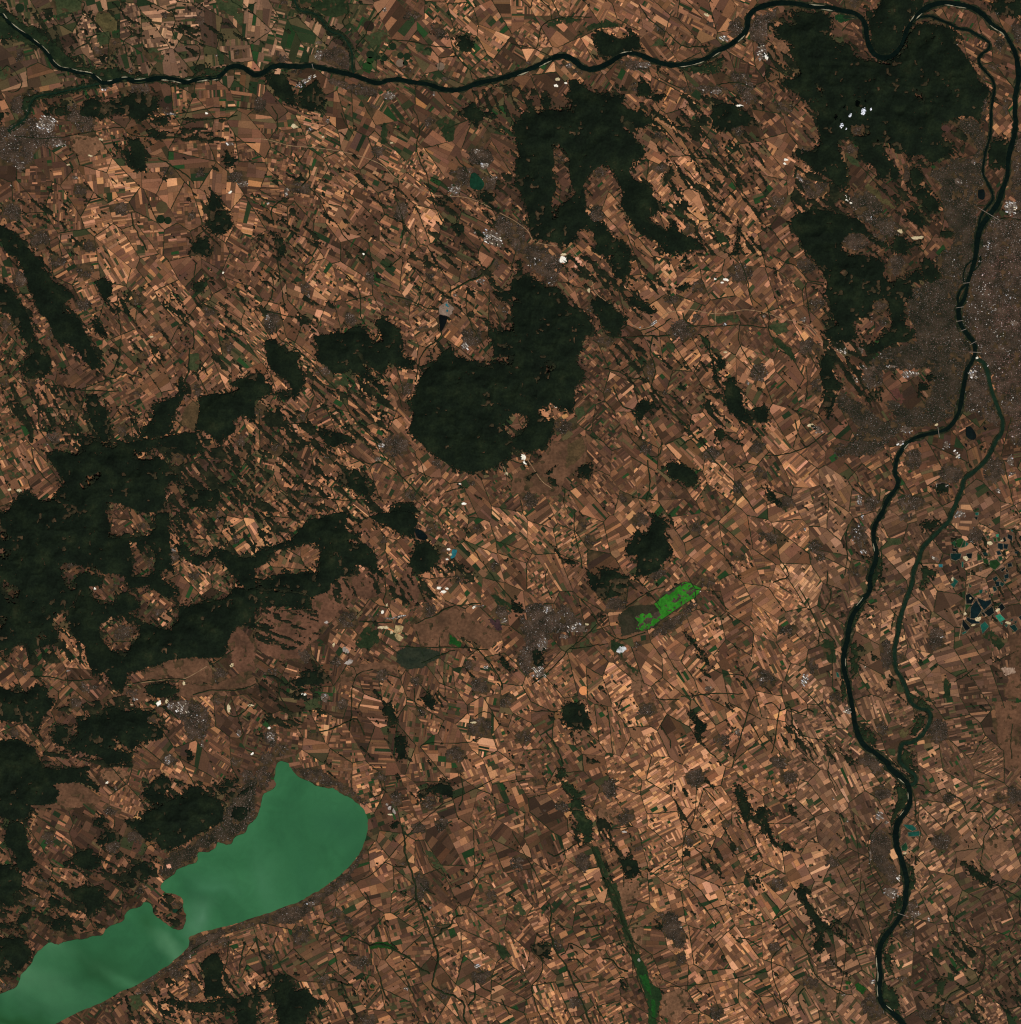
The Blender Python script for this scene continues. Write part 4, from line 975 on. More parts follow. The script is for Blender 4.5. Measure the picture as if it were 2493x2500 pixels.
def colmat(name, mott=0.35, scale=6.0, lo=0.75, hi=1.22, rough=0.95):
    """colour from the piece's own attribute, mottled by soil and crop noise"""
    m, nt, b = newmat(name, rough, 0.08)
    a = nd(nt, 'ShaderNodeAttribute'); a.attribute_name = 'Col'
    v = posvec(nt)
    f = noise(nt, v, scale, 5, 0.65)
    f2 = noise(nt, v, scale * 0.12, 3, 0.5)
    sh = ramp(nt, f, [(0.25, (lo, lo, lo, 1)), (0.75, (hi, hi, hi, 1))])
    sh2 = ramp(nt, f2, [(0.3, (0.86, 0.86, 0.88, 1)), (0.7, (1.12, 1.12, 1.08, 1))])
    c = mix(nt, a.outputs['Color'], sh, 1.0, 'MULTIPLY')
    c = mix(nt, c, sh2, 1.0, 'MULTIPLY')
    nt.links.new(c, b.inputs['Base Color'])
    return m
M = {}
M['field'] = colmat('field_soil_and_stubble')
M['roof'] = colmat('roofs', scale=14, lo=0.85, hi=1.1, rough=0.8)
M['forest'] = mottled('forest_canopy', [(0.28, L4((10, 17, 10))), (0.48, L4((16, 25, 15))), (0.62, L4((24, 33, 19))), (0.76, L4((40, 43, 26)))], 0.5, 5, detail=8)
M['scrub'] = mottled('copse_and_scrub', [(0.28, L4((15, 21, 13))), (0.5, L4((26, 31, 19))), (0.7, L4((46, 45, 28)))], 0.9, 5)
M['clearing'] = mottled('forest_clearing', [(0.3, L4((36, 37, 24))), (0.55, L4((60, 50, 34))), (0.75, L4((98, 72, 51)))], 1.1, 5)
M['dam'] = mottled('earthen_dam', [(0.3, L4((70, 60, 46))), (0.7, L4((124, 110, 88)))], 3, 9)
M['floodforest'] = mottled('floodplain_canopy', [(0.3, L4((18, 28, 17))), (0.55, L4((30, 42, 24))), (0.75, L4((52, 58, 34)))], 0.9, 5)
M['belt'] = mottled('tree_belt_canopy', [(0.3, L4((20, 28, 16))), (0.6, L4((34, 44, 24))), (0.8, L4((54, 56, 34)))], 1.2, 6)
M['town'] = mottled('town_gardens_and_streets', [(0.30, L4((24, 28, 18))), (0.45, L4((46, 40, 30))), (0.58, L4((66, 54, 42))), (0.72, L4((88, 71, 57)))], 0.75, 5, detail=8)
M['suburb'] = mottled('garden_suburb', [(0.30, L4((20, 26, 16))), (0.46, L4((38, 37, 26))), (0.6, L4((56, 48, 36))), (0.74, L4((76, 63, 49)))], 0.6, 5, detail=8)
M['estate'] = mottled('estate_yards', [(0.3, L4((58, 48, 38))), (0.7, L4((104, 88, 74)))], 2.0, 9)
M['river'] = mottled('river_water', [(0.3, L4((4, 14, 11))), (0.7, L4((8, 22, 17)))], 0.3, 3, rough=0.5, spec=0.03)
M['armwater'] = mottled('side_arm_water', [(0.3, L4((12, 30, 20))), (0.7, L4((21, 42, 28)))], 0.3, 3, rough=0.5, spec=0.05)
M['bank'] = mottled('river_bank', [(0.35, L4((18, 27, 16))), (0.52, L4((32, 38, 23))), (0.66, L4((66, 60, 42))), (0.77, L4((124, 113, 86)))], 1.4, 6)
M['sand'] = mottled('river_sand', [(0.3, L4((112, 106, 84))), (0.7, L4((176, 168, 140)))], 2, 9)
M['pale'] = mottled('pale_road', [(0.3, L4((118, 92, 66))), (0.7, L4((158, 128, 94)))], 2, 9)
M['dark'] = mottled('dark_road', [(0.3, L4((66, 52, 40))), (0.7, L4((84, 66, 50)))], 2, 9)
M['concrete'] = mottled('bridge_concrete', [(0.3, L4((120, 108, 96))), (0.7, L4((150, 138, 124)))], 5, 20)
M['cloud'] = mottled('cloud_white', [(0.3, L4((205, 212, 225))), (0.7, L4((252, 252, 255)))], 2, 5, rough=1.0)
def two(name, a, b, sc=0.8, sc2=6.0, **kw):
    M[name] = mottled(name, [(0.32, L4(a)), (0.68, L4(b))], sc, sc2, **kw)
two('heath', (66, 49, 35), (108, 76, 55), 0.4, 3)
two('heath2', (70, 50, 37), (114, 78, 58), 0.4, 3)
two('dry', (90, 66, 47), (126, 90, 65), 0.6, 4)
two('wine', (70, 44, 38), (98, 62, 50), 0.9, 7)
two('salt', (120, 92, 74), (172, 148, 126), 2.0, 7)
two('olive', (58, 54, 32), (88, 78, 48), 1.0, 5)
two('green', (40, 52, 30), (64, 68, 42), 0.7, 4)
two('darkgreen', (24, 38, 21), (42, 52, 30), 0.8, 4)
two('dgreenpatch', (20, 46, 24), (26, 56, 28), 1.0, 5)
two('brightgreen', (20, 58, 22), (30, 78, 27), 1.2, 5)
two('brightdark', (20, 52, 18), (30, 68, 24), 1.5, 6)
two('brownscrub', (60, 50, 32), (90, 70, 46), 1.0, 5)
two('marsh', (30, 38, 28), (46, 50, 36), 0.8, 4)
two('valley', (24, 42, 22), (36, 58, 28), 0.8, 4)
two('reed', (26, 34, 20), (54, 48, 35), 0.6, 4)
two('reedpatch', (42, 42, 28), (82, 66, 57), 1.2, 5)
two('ash', (110, 92, 78), (140, 120, 104), 1.0, 6)
two('purple', (48, 34, 36), (70, 48, 48), 1.0, 6)
WAT = dict(dgreen=((14, 44, 30), (18, 54, 36)), dark=((5, 12, 13), (10, 22, 21)), black=((5, 9, 10), (9, 14, 15)), navy=((5, 17, 20), (11, 34, 36)),
           teal=((16, 58, 48), (24, 82, 68)), jade=((32, 108, 82), (44, 130, 100)), teal2=((8, 30, 28), (14, 46, 40)), leaf=((22, 46, 20), (32, 60, 27)), fgreen=((16, 46, 28), (28, 66, 38)), blue=((24, 84, 92), (40, 110, 116)),
           brightgreen=((34, 98, 24), (50, 124, 32)))
for k_, (a_, b_) in WAT.items():
    two('water_' + k_, a_, b_, 0.6, 3, rough=0.5, spec=0.05)
QUA = dict(white=((225, 215, 190), (255, 252, 240)), sand=((170, 150, 110), (215, 198, 160)), grey=((120, 108, 96), (175, 165, 155)), pink=((190, 130, 105), (225, 170, 140)),
           olive=((120, 112, 60), (170, 160, 100)), bench=((120, 98, 64), (196, 172, 124)), silver=((70, 74, 70), (225, 228, 226)), salt=((150, 140, 130), (185, 178, 168)), dark=((52, 48, 46), (74, 68, 64)))
for k_, (a_, b_) in QUA.items():
    two('pit_' + k_, a_, b_, 2.5, 9)
# lake water: silt-laden jade with slow plumes of clearer and murkier water
m_, nt_, b_ = newmat('lake_water', 0.4, 0.2)
v_ = posvec(nt_)
f_ = noise(nt_, v_, 0.10, 3, 0.5, 1.2)
c_ = ramp(nt_, f_, [(0.30, L4((34, 84, 50))), (0.50, L4((41, 95, 57))), (0.72, L4((50, 106, 66)))])
f3_ = noise(nt_, v_, 0.6, 4, 0.5, 2.0)
c_ = mix(nt_, c_, ramp(nt_, f3_, [(0.3, (0.95, 0.95, 0.95, 1)), (0.7, (1.06, 1.06, 1.06, 1))]), 1.0, 'MULTIPLY')
def plume(c, px, py, rx, ry, rot, colr, amt):
    mp = nd(nt_, 'ShaderNodeMapping'); mp.vector_type = 'TEXTURE'
    mp.inputs['Location'].default_value = (float(wx(px)), float(wy(py)), 0)
    mp.inputs['Rotation'].default_value = (0, 0, R(rot)); mp.inputs['Scale'].default_value = (rx * S, ry * S, 1)
    dv = nd(nt_, 'ShaderNodeVectorMath', operation='MULTIPLY'); dv.inputs[1].default_value = (1, 1, 0)
    nt_.links.new(v_, dv.inputs[0])
    w = nd(nt_, 'ShaderNodeTexNoise'); w.inputs['Scale'].default_value = 0.25; nt_.links.new(v_, w.inputs['Vector'])
    ad = nd(nt_, 'ShaderNodeVectorMath', operation='MULTIPLY_ADD'); ad.inputs[1].default_value = (3.5, 3.5, 0)
    nt_.links.new(w.outputs['Color'], ad.inputs[0]); nt_.links.new(dv.outputs[0], ad.inputs[2])
    sb = nd(nt_, 'ShaderNodeVectorMath', operation='SUBTRACT'); sb.inputs[1].default_value = (1.75, 1.75, 0)
    nt_.links.new(ad.outputs[0], sb.inputs[0]); nt_.links.new(sb.outputs[0], mp.inputs['Vector'])
    g = nd(nt_, 'ShaderNodeTexGradient'); g.gradient_type = 'QUADRATIC_SPHERE'; nt_.links.new(mp.outputs[0], g.inputs['Vector'])
    mu = nd(nt_, 'ShaderNodeMath', operation='MULTIPLY'); mu.inputs[1].default_value = amt * .72; nt_.links.new(g.outputs['Fac'], mu.inputs[0])
    return mix(nt_, c, L4(colr), mu.outputs[0])
for pl in [(60, 2380, 330, 120, -28, (74, 122, 84), .9), (250, 2365, 230, 95, -25, (27, 72, 38), 1.7), (40, 2495, 230, 70, -12, (26, 72, 34), 1.7), (362, 2265, 60, 55, 0, (33, 82, 44), 1.3), (450, 2335, 130, 40, -32, (80, 128, 90), 1.2), (410, 2300, 70, 36, -20, (76, 124, 86), .9),
           (480, 2240, 55, 90, 0, (78, 124, 92), 1.0), (830, 2020, 190, 110, -30, (36, 86, 54), 1.1), (740, 2150, 80, 190, 20, (38, 90, 56), 0.9), (650, 2150, 60, 170, 10, (58, 110, 74), 0.9), (520, 2160, 120, 60, -30, (60, 114, 78), 0.9), (330, 2400, 200, 26, -27, (62, 116, 76), 1.0), (120, 2300, 120, 60, -30, (72, 122, 84), .8)]:
    c_ = plume(c_, *pl)
nt_.links.new(c_, b_.inputs['Base Color'])
M['lake'] = m_
# ground: hedges, tracks and rough grass between the fields; far outside it carries on as patchwork
m_, nt_, b_ = newmat('farmland_ground', 0.95, 0.05)
v_ = posvec(nt_)
g1 = ramp(nt_, noise(nt_, v_, 1.5, 4), [(0.35, L4((46, 42, 27))), (0.65, L4((84, 64, 44)))])
vor = nd(nt_, 'ShaderNodeTexVoronoi'); vor.inputs['Scale'].default_value = 1.3; nt_.links.new(v_, vor.inputs['Vector'])
sp = nd(nt_, 'ShaderNodeSeparateColor'); nt_.links.new(vor.outputs['Color'], sp.inputs[0])
g2 = ramp(nt_, sp.outputs[0], [(0.0, L4((40, 46, 28))), (0.3, L4((100, 68, 48))), (0.6, L4((142, 94, 66))), (1.0, L4((205, 142, 100)))])
ln = nd(nt_, 'ShaderNodeVectorMath', operation='ABSOLUTE'); nt_.links.new(v_, ln.inputs[0])
sx_ = nd(nt_, 'ShaderNodeSeparateXYZ'); nt_.links.new(ln.outputs[0], sx_.inputs[0])
mxn = nd(nt_, 'ShaderNodeMath', operation='MAXIMUM'); nt_.links.new(sx_.outputs[0], mxn.inputs[0]); nt_.links.new(sx_.outputs[1], mxn.inputs[1])
gt = nd(nt_, 'ShaderNodeMath', operation='GREATER_THAN'); gt.inputs[1].default_value = 62.0; nt_.links.new(mxn.outputs[0], gt.inputs[0])
nt_.links.new(mix(nt_, g1, g2, gt.outputs[0]), b_.inputs['Base Color'])
M['ground'] = m_
# ------------------------------------------------------------------ layer heights (km)
Z_HEATH, Z_GREEN, Z_TOWN, Z_ROAD, Z_BANK, Z_WATER, Z_SAND, Z_TREE = .016, .019, .022, .025, .027, .030, .033, .036
# ------------------------------------------------------------------ ground sheet
n = 24; e = 2500.0
gx = np.linspace(-e, e, n + 1); X, Y = np.meshgrid(gx, gx)
V = np.stack([X.ravel(), Y.ravel(), np.zeros(X.size)], 1)
i0 = (np.arange(n)[:, None] * (n + 1) + np.arange(n)[None]).ravel()
ground = tag(link('ground', mesh_np('ground', V, np.stack([i0, i0 + 1, i0 + n + 2, i0 + n + 1], 1)), M['ground']), kind='structure', label='patchwork farming plain seen from far above')
# ------------------------------------------------------------------ parse the survey
FEAT = []; tile = None
for line in SURVEY.strip().splitlines():
    line = line.strip()
    if not line: continue
    if line[0] == '@': tile = line[1:]; continue
    typ, rest = line.split(' ', 1) if not line.startswith('X:') else ('X', line)
    FEAT.append((tile, typ.rstrip(':'), rest))
# raster grid: 2 map cells, with a rim of 20 px outside the frame
CS = 2; PAD = 24
NX = (W0 + 2 * PAD) // CS + 1; NY = (H0 + 2 * PAD) // CS
GX = (np.arange(NX) + 0.5) * CS - PAD; GY = (np.arange(NY) + 0.5) * CS - PAD
XX, YY = np.meshgrid(GX, GY)
def fill(poly, grid, val, only=None):
    p = poly.copy()
    # what reaches the survey's edge carries on beyond it
    p[:, 0] = np.where(p[:, 0] < 3, -PAD - 4, np.where(p[:, 0] > W0 - 4, W0 + PAD + 4, p[:, 0]))
    p[:, 1] = np.where(p[:, 1] < 3, -PAD - 4, np.where(p[:, 1] > H0 - 4, H0 + PAD + 4, p[:, 1]))
    y0 = max(0, int((p[:, 1].min() + PAD) / CS) - 1); y1 = min(NY, int((p[:, 1].max() + PAD) / CS) + 2)
    q = np.roll(p, -1, axis=0); ax, ay, bx, by = p[:, 0], p[:, 1], q[:, 0], q[:, 1]
    sl = np.where(by == ay, 0, (bx - ax) / np.where(by == ay, 1, by - ay))
    for r in range(y0, y1):
        yv = GY[r]; c = (ay > yv) != (by > yv)
        if not c.any(): continue
        xs = np.sort(sl[c] * (yv - ay[c]) + ax[c]); ii = np.clip(np.ceil((xs + PAD) / CS - .5), 0, NX).astype(int)
        for k in range(0, len(ii) - 1, 2):
            if only is None: grid[r, ii[k]:ii[k + 1]] = val
            else:
                s_ = grid[r, ii[k]:ii[k + 1]]; s_[s_ == only] = val
def ellipse(tile, cx, cy, rx, ry, rot=0, n=22):
    a = np.linspace(0, 2 * np.pi, n, endpoint=False)
    x = rx * np.cos(a); y = ry * np.sin(a); c, s = math.cos(R(rot)), math.sin(R(rot))
    return np.stack([(cx + x * c - y * s) / LOC + ORG[tile[0]], (cy + x * s + y * c) / LOC + ORY[tile[1]]], 1)
def warp(grid, amp, scale, sx):
    dx = (fbm(XX, YY, scale, 4, sx, 0.7) - 0.5) * 2 * amp; dy = (fbm(XX, YY, scale, 4, sx + 9, 0.7) - 0.5) * 2 * amp
    ix = np.clip(np.round((XX + dx + PAD) / CS - 0.5).astype(int), 0, NX - 1); iy = np.clip(np.round((YY + dy + PAD) / CS - 0.5).astype(int), 0, NY - 1)
    return grid[iy, ix]
fid = np.zeros((NY, NX), np.int16); fden = np.zeros((NY, NX), np.float32)
sden = np.zeros((NY, NX), np.float32); sang = np.zeros((NY, NX), np.float32) + 45
tid = np.zeros((NY, NX), np.int16); hid = np.zeros((NY, NX), np.int16); gid = np.zeros((NY, NX), np.int16)
FN, TN, HN, GN = [None], [None], [None], [None]
belts, quarries, estates, waters, circles, bars, roads = [], [], [], [], [], [], []
for tile, typ, rest in FEAT:
    if typ == 'F':
        h, co = rest.split(':'); nm, d = h.split(); P = pts(tile, co)
        if nm not in FN: FN.append(nm)
        fill(P, fid, FN.index(nm)); fill(P, fden, float(d))
    elif typ == 'X':
        fill(pts(tile, rest.split(':')[1]), fid, 0)
    elif typ == 'S':
        h, co = rest.split(':'); d, a = h.split(); P = pts(tile, co)
        fill(P, sden, float(d)); fill(P, sang, float(a))
    elif typ == 'T':
        nm, co = rest.split(':'); nm = nm.strip()
        if nm not in TN: TN.append(nm)
        fill(pts(tile, co), tid, TN.index(nm))
    elif typ == 'V':
        for it in rest.split(';'):
            cx, cy, rx, ry = map(float, it.split()); TN.append('v'); fill(ellipse(tile, cx, cy, rx, ry), tid, len(TN) - 1, only=0)
    elif typ == 'H':
        nm, co = rest.split(':'); HN.append(nm.strip()); fill(pts(tile, co), hid, len(HN) - 1)
    elif typ == 'G':
        nm, co = rest.split(':'); GN.append(nm.strip()); fill(pts(tile, co), gid, len(GN) - 1)
    elif typ == 'B':
        w, co = rest.split(':'); belts.append((float(w), pts(tile, co)))
    elif typ == 'W':
        h, co = rest.split(':'); nm, cl = h.split(); waters.append((nm, cl, pts(tile, co)))
    elif typ == 'I':
        for it in rest.split(';'):
            q = it.split(); estates.append((tile, *map(float, q[:4]), q[4], float(q[5]) if len(q) > 5 else 0.0))
    elif typ == 'Q':
        for it in rest.split(';'):
            q = it.split(); quarries.append((tile, *map(float, q[:4]), q[4]))
    elif typ == 'C':
        for it in rest.split(';'):
            q = it.split(); circles.append((tile, float(q[0]), float(q[1]), float(q[2]), q[3]))
    elif typ == 'N':
        for it in rest.split(';'): bars.append((tile, *map(float, it.split())))
    elif typ == 'R':
        h, co = rest.split(':'); roads.append((h.split()[1], pts(tile, co)))
for cl, tl, co in ROADS: roads.append((cl, pts(tl, co)))
# ------------------------------------------------------------------ labels that place a thing by the landmark nearest to it
MARKS = [('jade lake', 760, 2080), ('bright green reed lake', 1640, 1490), ('small white clouds', 2090, 285), ('big round central forest', 1180, 1000), ('river horseshoe bend', 2155, 140),
         ('parting of the river arms', 2385, 880), ('dark fish ponds', 2420, 1470), ('upper river fork', 862, 178), ('city at the left edge', 40, 345), ('city near the reed lake', 1330, 1530),
         ('grey south-west forest town', 470, 1770), ('turquoise ash pond', 1092, 748), ('big white quarry', 1377, 633), ('teal gravel pits', 2225, 2025), ('lake peninsula', 425, 2225),
         ('dark green town lake', 1165, 442), ('hourglass shaped wood', 330, 370), ('long green valley marsh', 1580, 2390), ('long slanting ridge forest', 180, 800), ('motorway junction', 1747, 766),
         ('orange round field', 1425, 1687), ('big western forest', 130, 1400), ('steelworks town', 2165, 2110), ('river loop at the right', 2270, 1750)]
SECT = ['right of', 'below right of', 'below', 'below left of', 'left of', 'above left of', 'above', 'above right of']
ORDN = ['nearest', 'second nearest', 'third nearest', 'fourth nearest', 'fifth nearest', 'sixth nearest', 'seventh nearest', 'eighth nearest', 'ninth nearest', 'tenth nearest', 'eleventh nearest', 'twelfth nearest']
PENDING = {}
def place(o, cat, look, px, py, group=None, kind=None, min_d=0):
    d = sorted((math.hypot(px - x, py - y), nm, x, y) for nm, x, y in MARKS)
    d = [t for t in d if t[0] > min_d] or d
    dist, nm, x, y = d[0]
    s = SECT[int(round(math.degrees(math.atan2(py - y, px - x)) / 45.0)) % 8]
    PENDING.setdefault((cat, nm, s), []).append((dist, o, look))
    tag(o, None, cat, group, kind)
def finish_labels():
    for (cat, nm, s), lst in PENDING.items():
        lst.sort(key=lambda t: t[0])
        for i, (d, o, look) in enumerate(lst):
            cw = '' if cat in look or (cat == 'industrial estate') else ''
            if len(lst) == 1: o['label'] = f'{look}, {s} the {nm}'
            else: o['label'] = f'{look}, {ORDN[min(i, 11)]} {s} the {nm}'
# ------------------------------------------------------------------ water
def ribbon(P, w, z, zvar=0.0, jit=0.0, sx=0):
    t = np.gradient(P, axis=0); t /= np.maximum(np.linalg.norm(t, axis=1, keepdims=True), 1e-6)
    nrm = np.stack([-t[:, 1], t[:, 0]], 1)
    w = np.broadcast_to(np.asarray(w, float), (len(P),)).copy()
    l = P + nrm * (w / 2 + jit * (fbm(P[:, 0], P[:, 1], 9, 2, sx) - .5))[:, None]; r = P - nrm * (w / 2 + jit * (fbm(P[:, 0], P[:, 1], 9, 2, sx + 5) - .5))[:, None]
    return l, r
def strip_mesh(name, P, w, z, jit=0.0, sx=0, depth=None):
    l, r = ribbon(P, w, z, 0, jit, sx); k = len(P)
    V = np.zeros((2 * k, 3)); V[:k, 0] = wx(l[:, 0]); V[:k, 1] = wy(l[:, 1]); V[k:, 0] = wx(r[:, 0]); V[k:, 1] = wy(r[:, 1]); V[:, 2] = z
    i = np.arange(k - 1); F = np.stack([i + k, i, i + 1, i + k + 1], 1)
    # face up
    if depth is not None:
        V2 = V.copy(); V2[:, 2] = depth; n0 = len(V); V = np.vstack([V, V2])
        F = np.vstack([F, np.stack([i, i + n0, i + 1 + n0, i + 1], 1), np.stack([i + k, i + k + 1, i + k + 1 + n0, i + k + n0], 1)])
    return mesh_np(name, V, F), np.vstack([l, r[::-1]])
wmask = np.zeros((NY, NX), bool)
main = np.vstack([pts(t, c) for t, c in DANUBE])
main = np.vstack([[2 * main[0] - main[3]], main])
main = smooth_line(main, 5)
mw = 11.6 + 3.6 * (fbm(main[:, 0], main[:, 1], 70, 3, 3) - .5) * 2
mw[:90] *= np.linspace(.7, 1, 90)
mw = np.where((main[:, 0] > 2150) & (main[:, 1] > 600) & (main[:, 1] < 1250), mw * .86, mw)
me, outl = strip_mesh('river_bank', main, mw + 3.0 + 26 * np.clip(fbm(main[:, 0], main[:, 1], 50, 2, 9) - .5, 0, 1), Z_BANK, 10.0, 2); tag(link('river_bank', me, M['bank']), kind='structure', label='narrow pale and olive bank along both sides of the wide dark river')
me, outl = strip_mesh('river', main, mw, Z_WATER, 3.0, 6); tag(link('river', me, M['river']), kind='structure', label='wide dark river winding across the top and down the right side')
fill(outl, wmask, True)
for i, (nm, w, cl, tl, co) in enumerate(ARMS):
    P = smooth_line(pts(tl, co), 5)
    me, outl = strip_mesh('river_bank', P, w / LOC + (10.5 if nm == 'tributary_river' else 4.5), Z_BANK - .0004 * (i + 1), 5.0, 3 + i); tag(link('river_bank', me, M['bank']), kind='structure')
    me, outl = strip_mesh(nm, P, w / LOC * .9 + .2, Z_WATER - .0004 * (i + 1), 1.5, 7 + i); tag(link(nm, me, M['river' if cl == 'm' else 'armwater']), kind='structure')
    fill(outl, wmask, True)
def poly_mesh(name, P, z, depth=None):
    V = [(float(wx(p[0])), float(wy(p[1])), z) for p in P]; k = len(V)
    a = sum(V[i][0] * V[(i + 1) % k][1] - V[(i + 1) % k][0] * V[i][1] for i in range(k))
    idx = list(range(k)) if a > 0 else list(range(k))[::-1]
    F = [idx]
    if depth is not None:
        V = V + [(x, y, depth) for x, y, _ in V]
        F += [[idx[i], idx[(i - 1) % k], idx[(i - 1) % k] + k, idx[i] + k] for i in range(k)]
    me = bpy.data.meshes.new(name); me.from_pydata(V, [], F); me.update(); return me
lake = np.vstack([pts(t, c) for t, c in LAKE])
lk = smooth_line(np.vstack([lake, lake[:1]]), 4)[:-1]
inn = (lk[:, 0] > -20) & (lk[:, 1] < 2510)
lk[inn] += np.stack([(fbm(lk[:, 0], lk[:, 1], 7, 2, 4) - .5) * 4, (fbm(lk[:, 0], lk[:, 1], 7, 2, 8) - .5) * 4], 1)[inn]
tag(link('lake', poly_mesh('lake', lk, Z_WATER), M['lake']), kind='structure', label='large jade green lake with a round head and a pinched waist')
lmask = np.zeros((NY, NX), bool); fill(lk, lmask, True); wmask |= lmask
for i, (nm, cl, P) in enumerate(waters):
    Q = smooth_line(np.vstack([P, P[:1]]), 3)[:-1] if nm not in ('fishpond',) else P
    zz = Z_WATER + .0005 * (i % 5)
    nmo = {'velence': 'reed_lake', 'tata': 'town_lake', 'bodajk': 'reservoir', 'fishpond': 'fish_pond', 'gravelpit': 'gravel_pit_pond', 'ashpit': 'settling_pond', 'quarrypond': 'quarry_pond'}.get(nm, 'pond')
    if nm == 'velence':
        Q = Q + np.stack([(fbm(Q[:, 0], Q[:, 1], 5, 2, 4) - .5) * 7, (fbm(Q[:, 0], Q[:, 1], 5, 2, 8) - .5) * 7], 1)
        zz = Z_GREEN - .001
    o = link(nmo, poly_mesh(nmo, Q, zz), M['water_' + cl]); tag(o, kind='structure')
    fill(Q, wmask, True)
    if nm == 'fishpond' or nm == 'gravelpit':          # pale earthen dam round the pond
        c0 = P.mean(0); D = c0 + (P - c0) * 1.0; k = len(P)
        out = []
        for j in range(k):
            a, b = P[j] - P[j - 1], P[(j + 1) % k] - P[j]
            nn = np.array([-(a / np.linalg.norm(a) + b / np.linalg.norm(b))[1], (a / np.linalg.norm(a) + b / np.linalg.norm(b))[0]]); nn /= max(np.linalg.norm(nn), 1e-6)
            if np.dot(nn, P[j] - c0) < 0: nn = -nn
            out.append(P[j] + nn * 1.3)
        out = np.array(out); V = [(float(wx(q[0])), float(wy(q[1])), zz + .0030) for q in np.vstack([P, out])]
        F = [[j, (j + 1) % k, (j + 1) % k + k, j + k] for j in range(k)]
        dm = bpy.data.meshes.new('dam'); dm.from_pydata(V, [], F); dm.update()
        link('dam', dm, M['dam'] if 'dam' in M else M['ash'], o)
mt_ = np.gradient(main, axis=0); mt_ /= np.linalg.norm(mt_, axis=1, keepdims=True); mn_ = np.stack([-mt_[:, 1], mt_[:, 0]], 1)
for (t, cx, cy, ln_, rot) in bars:
    P0 = pts(t, f'{cx} {cy}')[0]; dd = np.linalg.norm(main - P0, axis=1); i = int(dd.argmin())
    side = 1 if np.dot(P0 - main[i], mn_[i]) >= 0 else -1
    seg = np.linalg.norm(np.diff(main[max(0, i - 4):i + 5], axis=0), axis=1).mean(); k = max(2, int(ln_ / LOC * 1.15 / seg / 2))
    sl_ = slice(max(0, i - k), min(len(main), i + k + 1)); P = main[sl_] + mn_[sl_] * side * (mw[sl_] * .40)[:, None]
    if len(P) < 3: continue
    P = smooth_line(P, 3); u = np.linspace(-.5, .5, len(P))
    w = np.maximum(0.25, 2.2 * (1 - (2 * u) ** 2) * (0.4 + 1.1 * fbm(P[:, 0], P[:, 1], 5, 2, 1)))
    if len(bars) and (int(cx) // 10) % 3 == 0:      # wooded island beside the bar
        P2 = smooth_line(main[sl_] - mn_[sl_] * side * (mw[sl_] * .22)[:, None], 3); w2 = np.maximum(.2, 3.8 * (1 - (2 * u) ** 2) * (.5 + .9 * fbm(P[:, 0], P[:, 1], 7, 2, 2)))
        me2, _ = strip_mesh('river_island', P2, w2, Z_SAND + .002, 1.0, depth=.01); tag(link('river_island', me2, M['floodforest']), kind='structure')
    me, _ = strip_mesh('sandbank', P, w, Z_SAND, 1.2)
    tag(link('sandbank', me, M['sand']), kind='structure')
# ------------------------------------------------------------------ woods
def lookup(grid, x, y):
    return grid[np.clip(np.round((y + PAD) / CS - .5).astype(int), 0, NY - 1), np.clip(np.round((x + PAD) / CS - .5).astype(int), 0, NX - 1)]
wxx = XX + (fbm(XX, YY, 30, 3, 21, .6) - .5) * 13 + (vnoise(XX / 5, YY / 5, 23) - .5) * 5
wyy = YY + (fbm(XX, YY, 30, 3, 27, .6) - .5) * 13 + (vnoise(XX / 5, YY / 5, 29) - .5) * 5
fidw = lookup(fid, wxx, wyy); fdw = lookup(fden, wxx, wyy)
solid = fidw > 0
clear = .5 * vnoise(XX / 13, YY / 13, 31) + .3 * vnoise(XX / 5.5, YY / 5.5, 33) + .2 * vnoise(XX / 40, YY / 40, 35); cq = np.quantile(clear[::3, ::3], np.linspace(0, 1, 201))
crank = np.interp(clear, cq, np.linspace(0, 1, 201))
arank = np.zeros((NY, NX))
for ang in np.unique(sang):
    sel = sang == ang; X_, Y_ = XX[sel], YY[sel]; c, s = math.cos(R(float(ang))), math.sin(R(float(ang))); sx = 40 + int(ang) % 7
    u = X_ * c + Y_ * s; v = -X_ * s + Y_ * c
    nz = vnoise(u / 42, v / 9, sx) * .46 + vnoise(u / 16, v / 5, sx + 3) * .34 + vnoise(X_ / 4.0, Y_ / 4.0, sx + 4) * .20
    q = np.quantile(nz[::5], np.linspace(0, 1, 201)); arank[sel] = np.interp(nz, q, np.linspace(0, 1, 201))
def boxblur(a, r):
    for ax in (0, 1):
        c = np.cumsum(np.pad(a, [(r + 1, r) if k == ax else (0, 0) for k in (0, 1)], mode='edge'), axis=ax)
        a = (np.take(c, np.arange(2 * r + 1, c.shape[ax]), axis=ax) - np.take(c, np.arange(0, c.shape[ax] - 2 * r - 1), axis=ax)) / (2 * r + 1)
    return a
ring = boxblur(boxblur(solid.astype(float), 7), 7)
sd2 = np.maximum(lookup(sden, wxx * 1.0 + 4, wyy) * 1.05, 0.014)
sd2 = np.maximum(sd2, np.where(solid, 0, ring * .5))
fine = .5 * vnoise(XX / 6, YY / 6, 41) + .5 * vnoise(XX / 2.8, YY / 2.8, 42); fine = np.interp(fine, np.quantile(fine[::3, ::3], np.linspace(0, 1, 101)), np.linspace(0, 1, 101))
lakekeep = (tid > 0) | (hid > 0) & (sden < .05)
scat = ((arank > 1 - sd2) | (fine > 1.12 - ring * .95)) & (fidw == 0) & ~lakekeep & (gid == 0)
fidw[wmask] = 0; scat &= ~wmask
near_bank = np.zeros((NY, NX), bool)
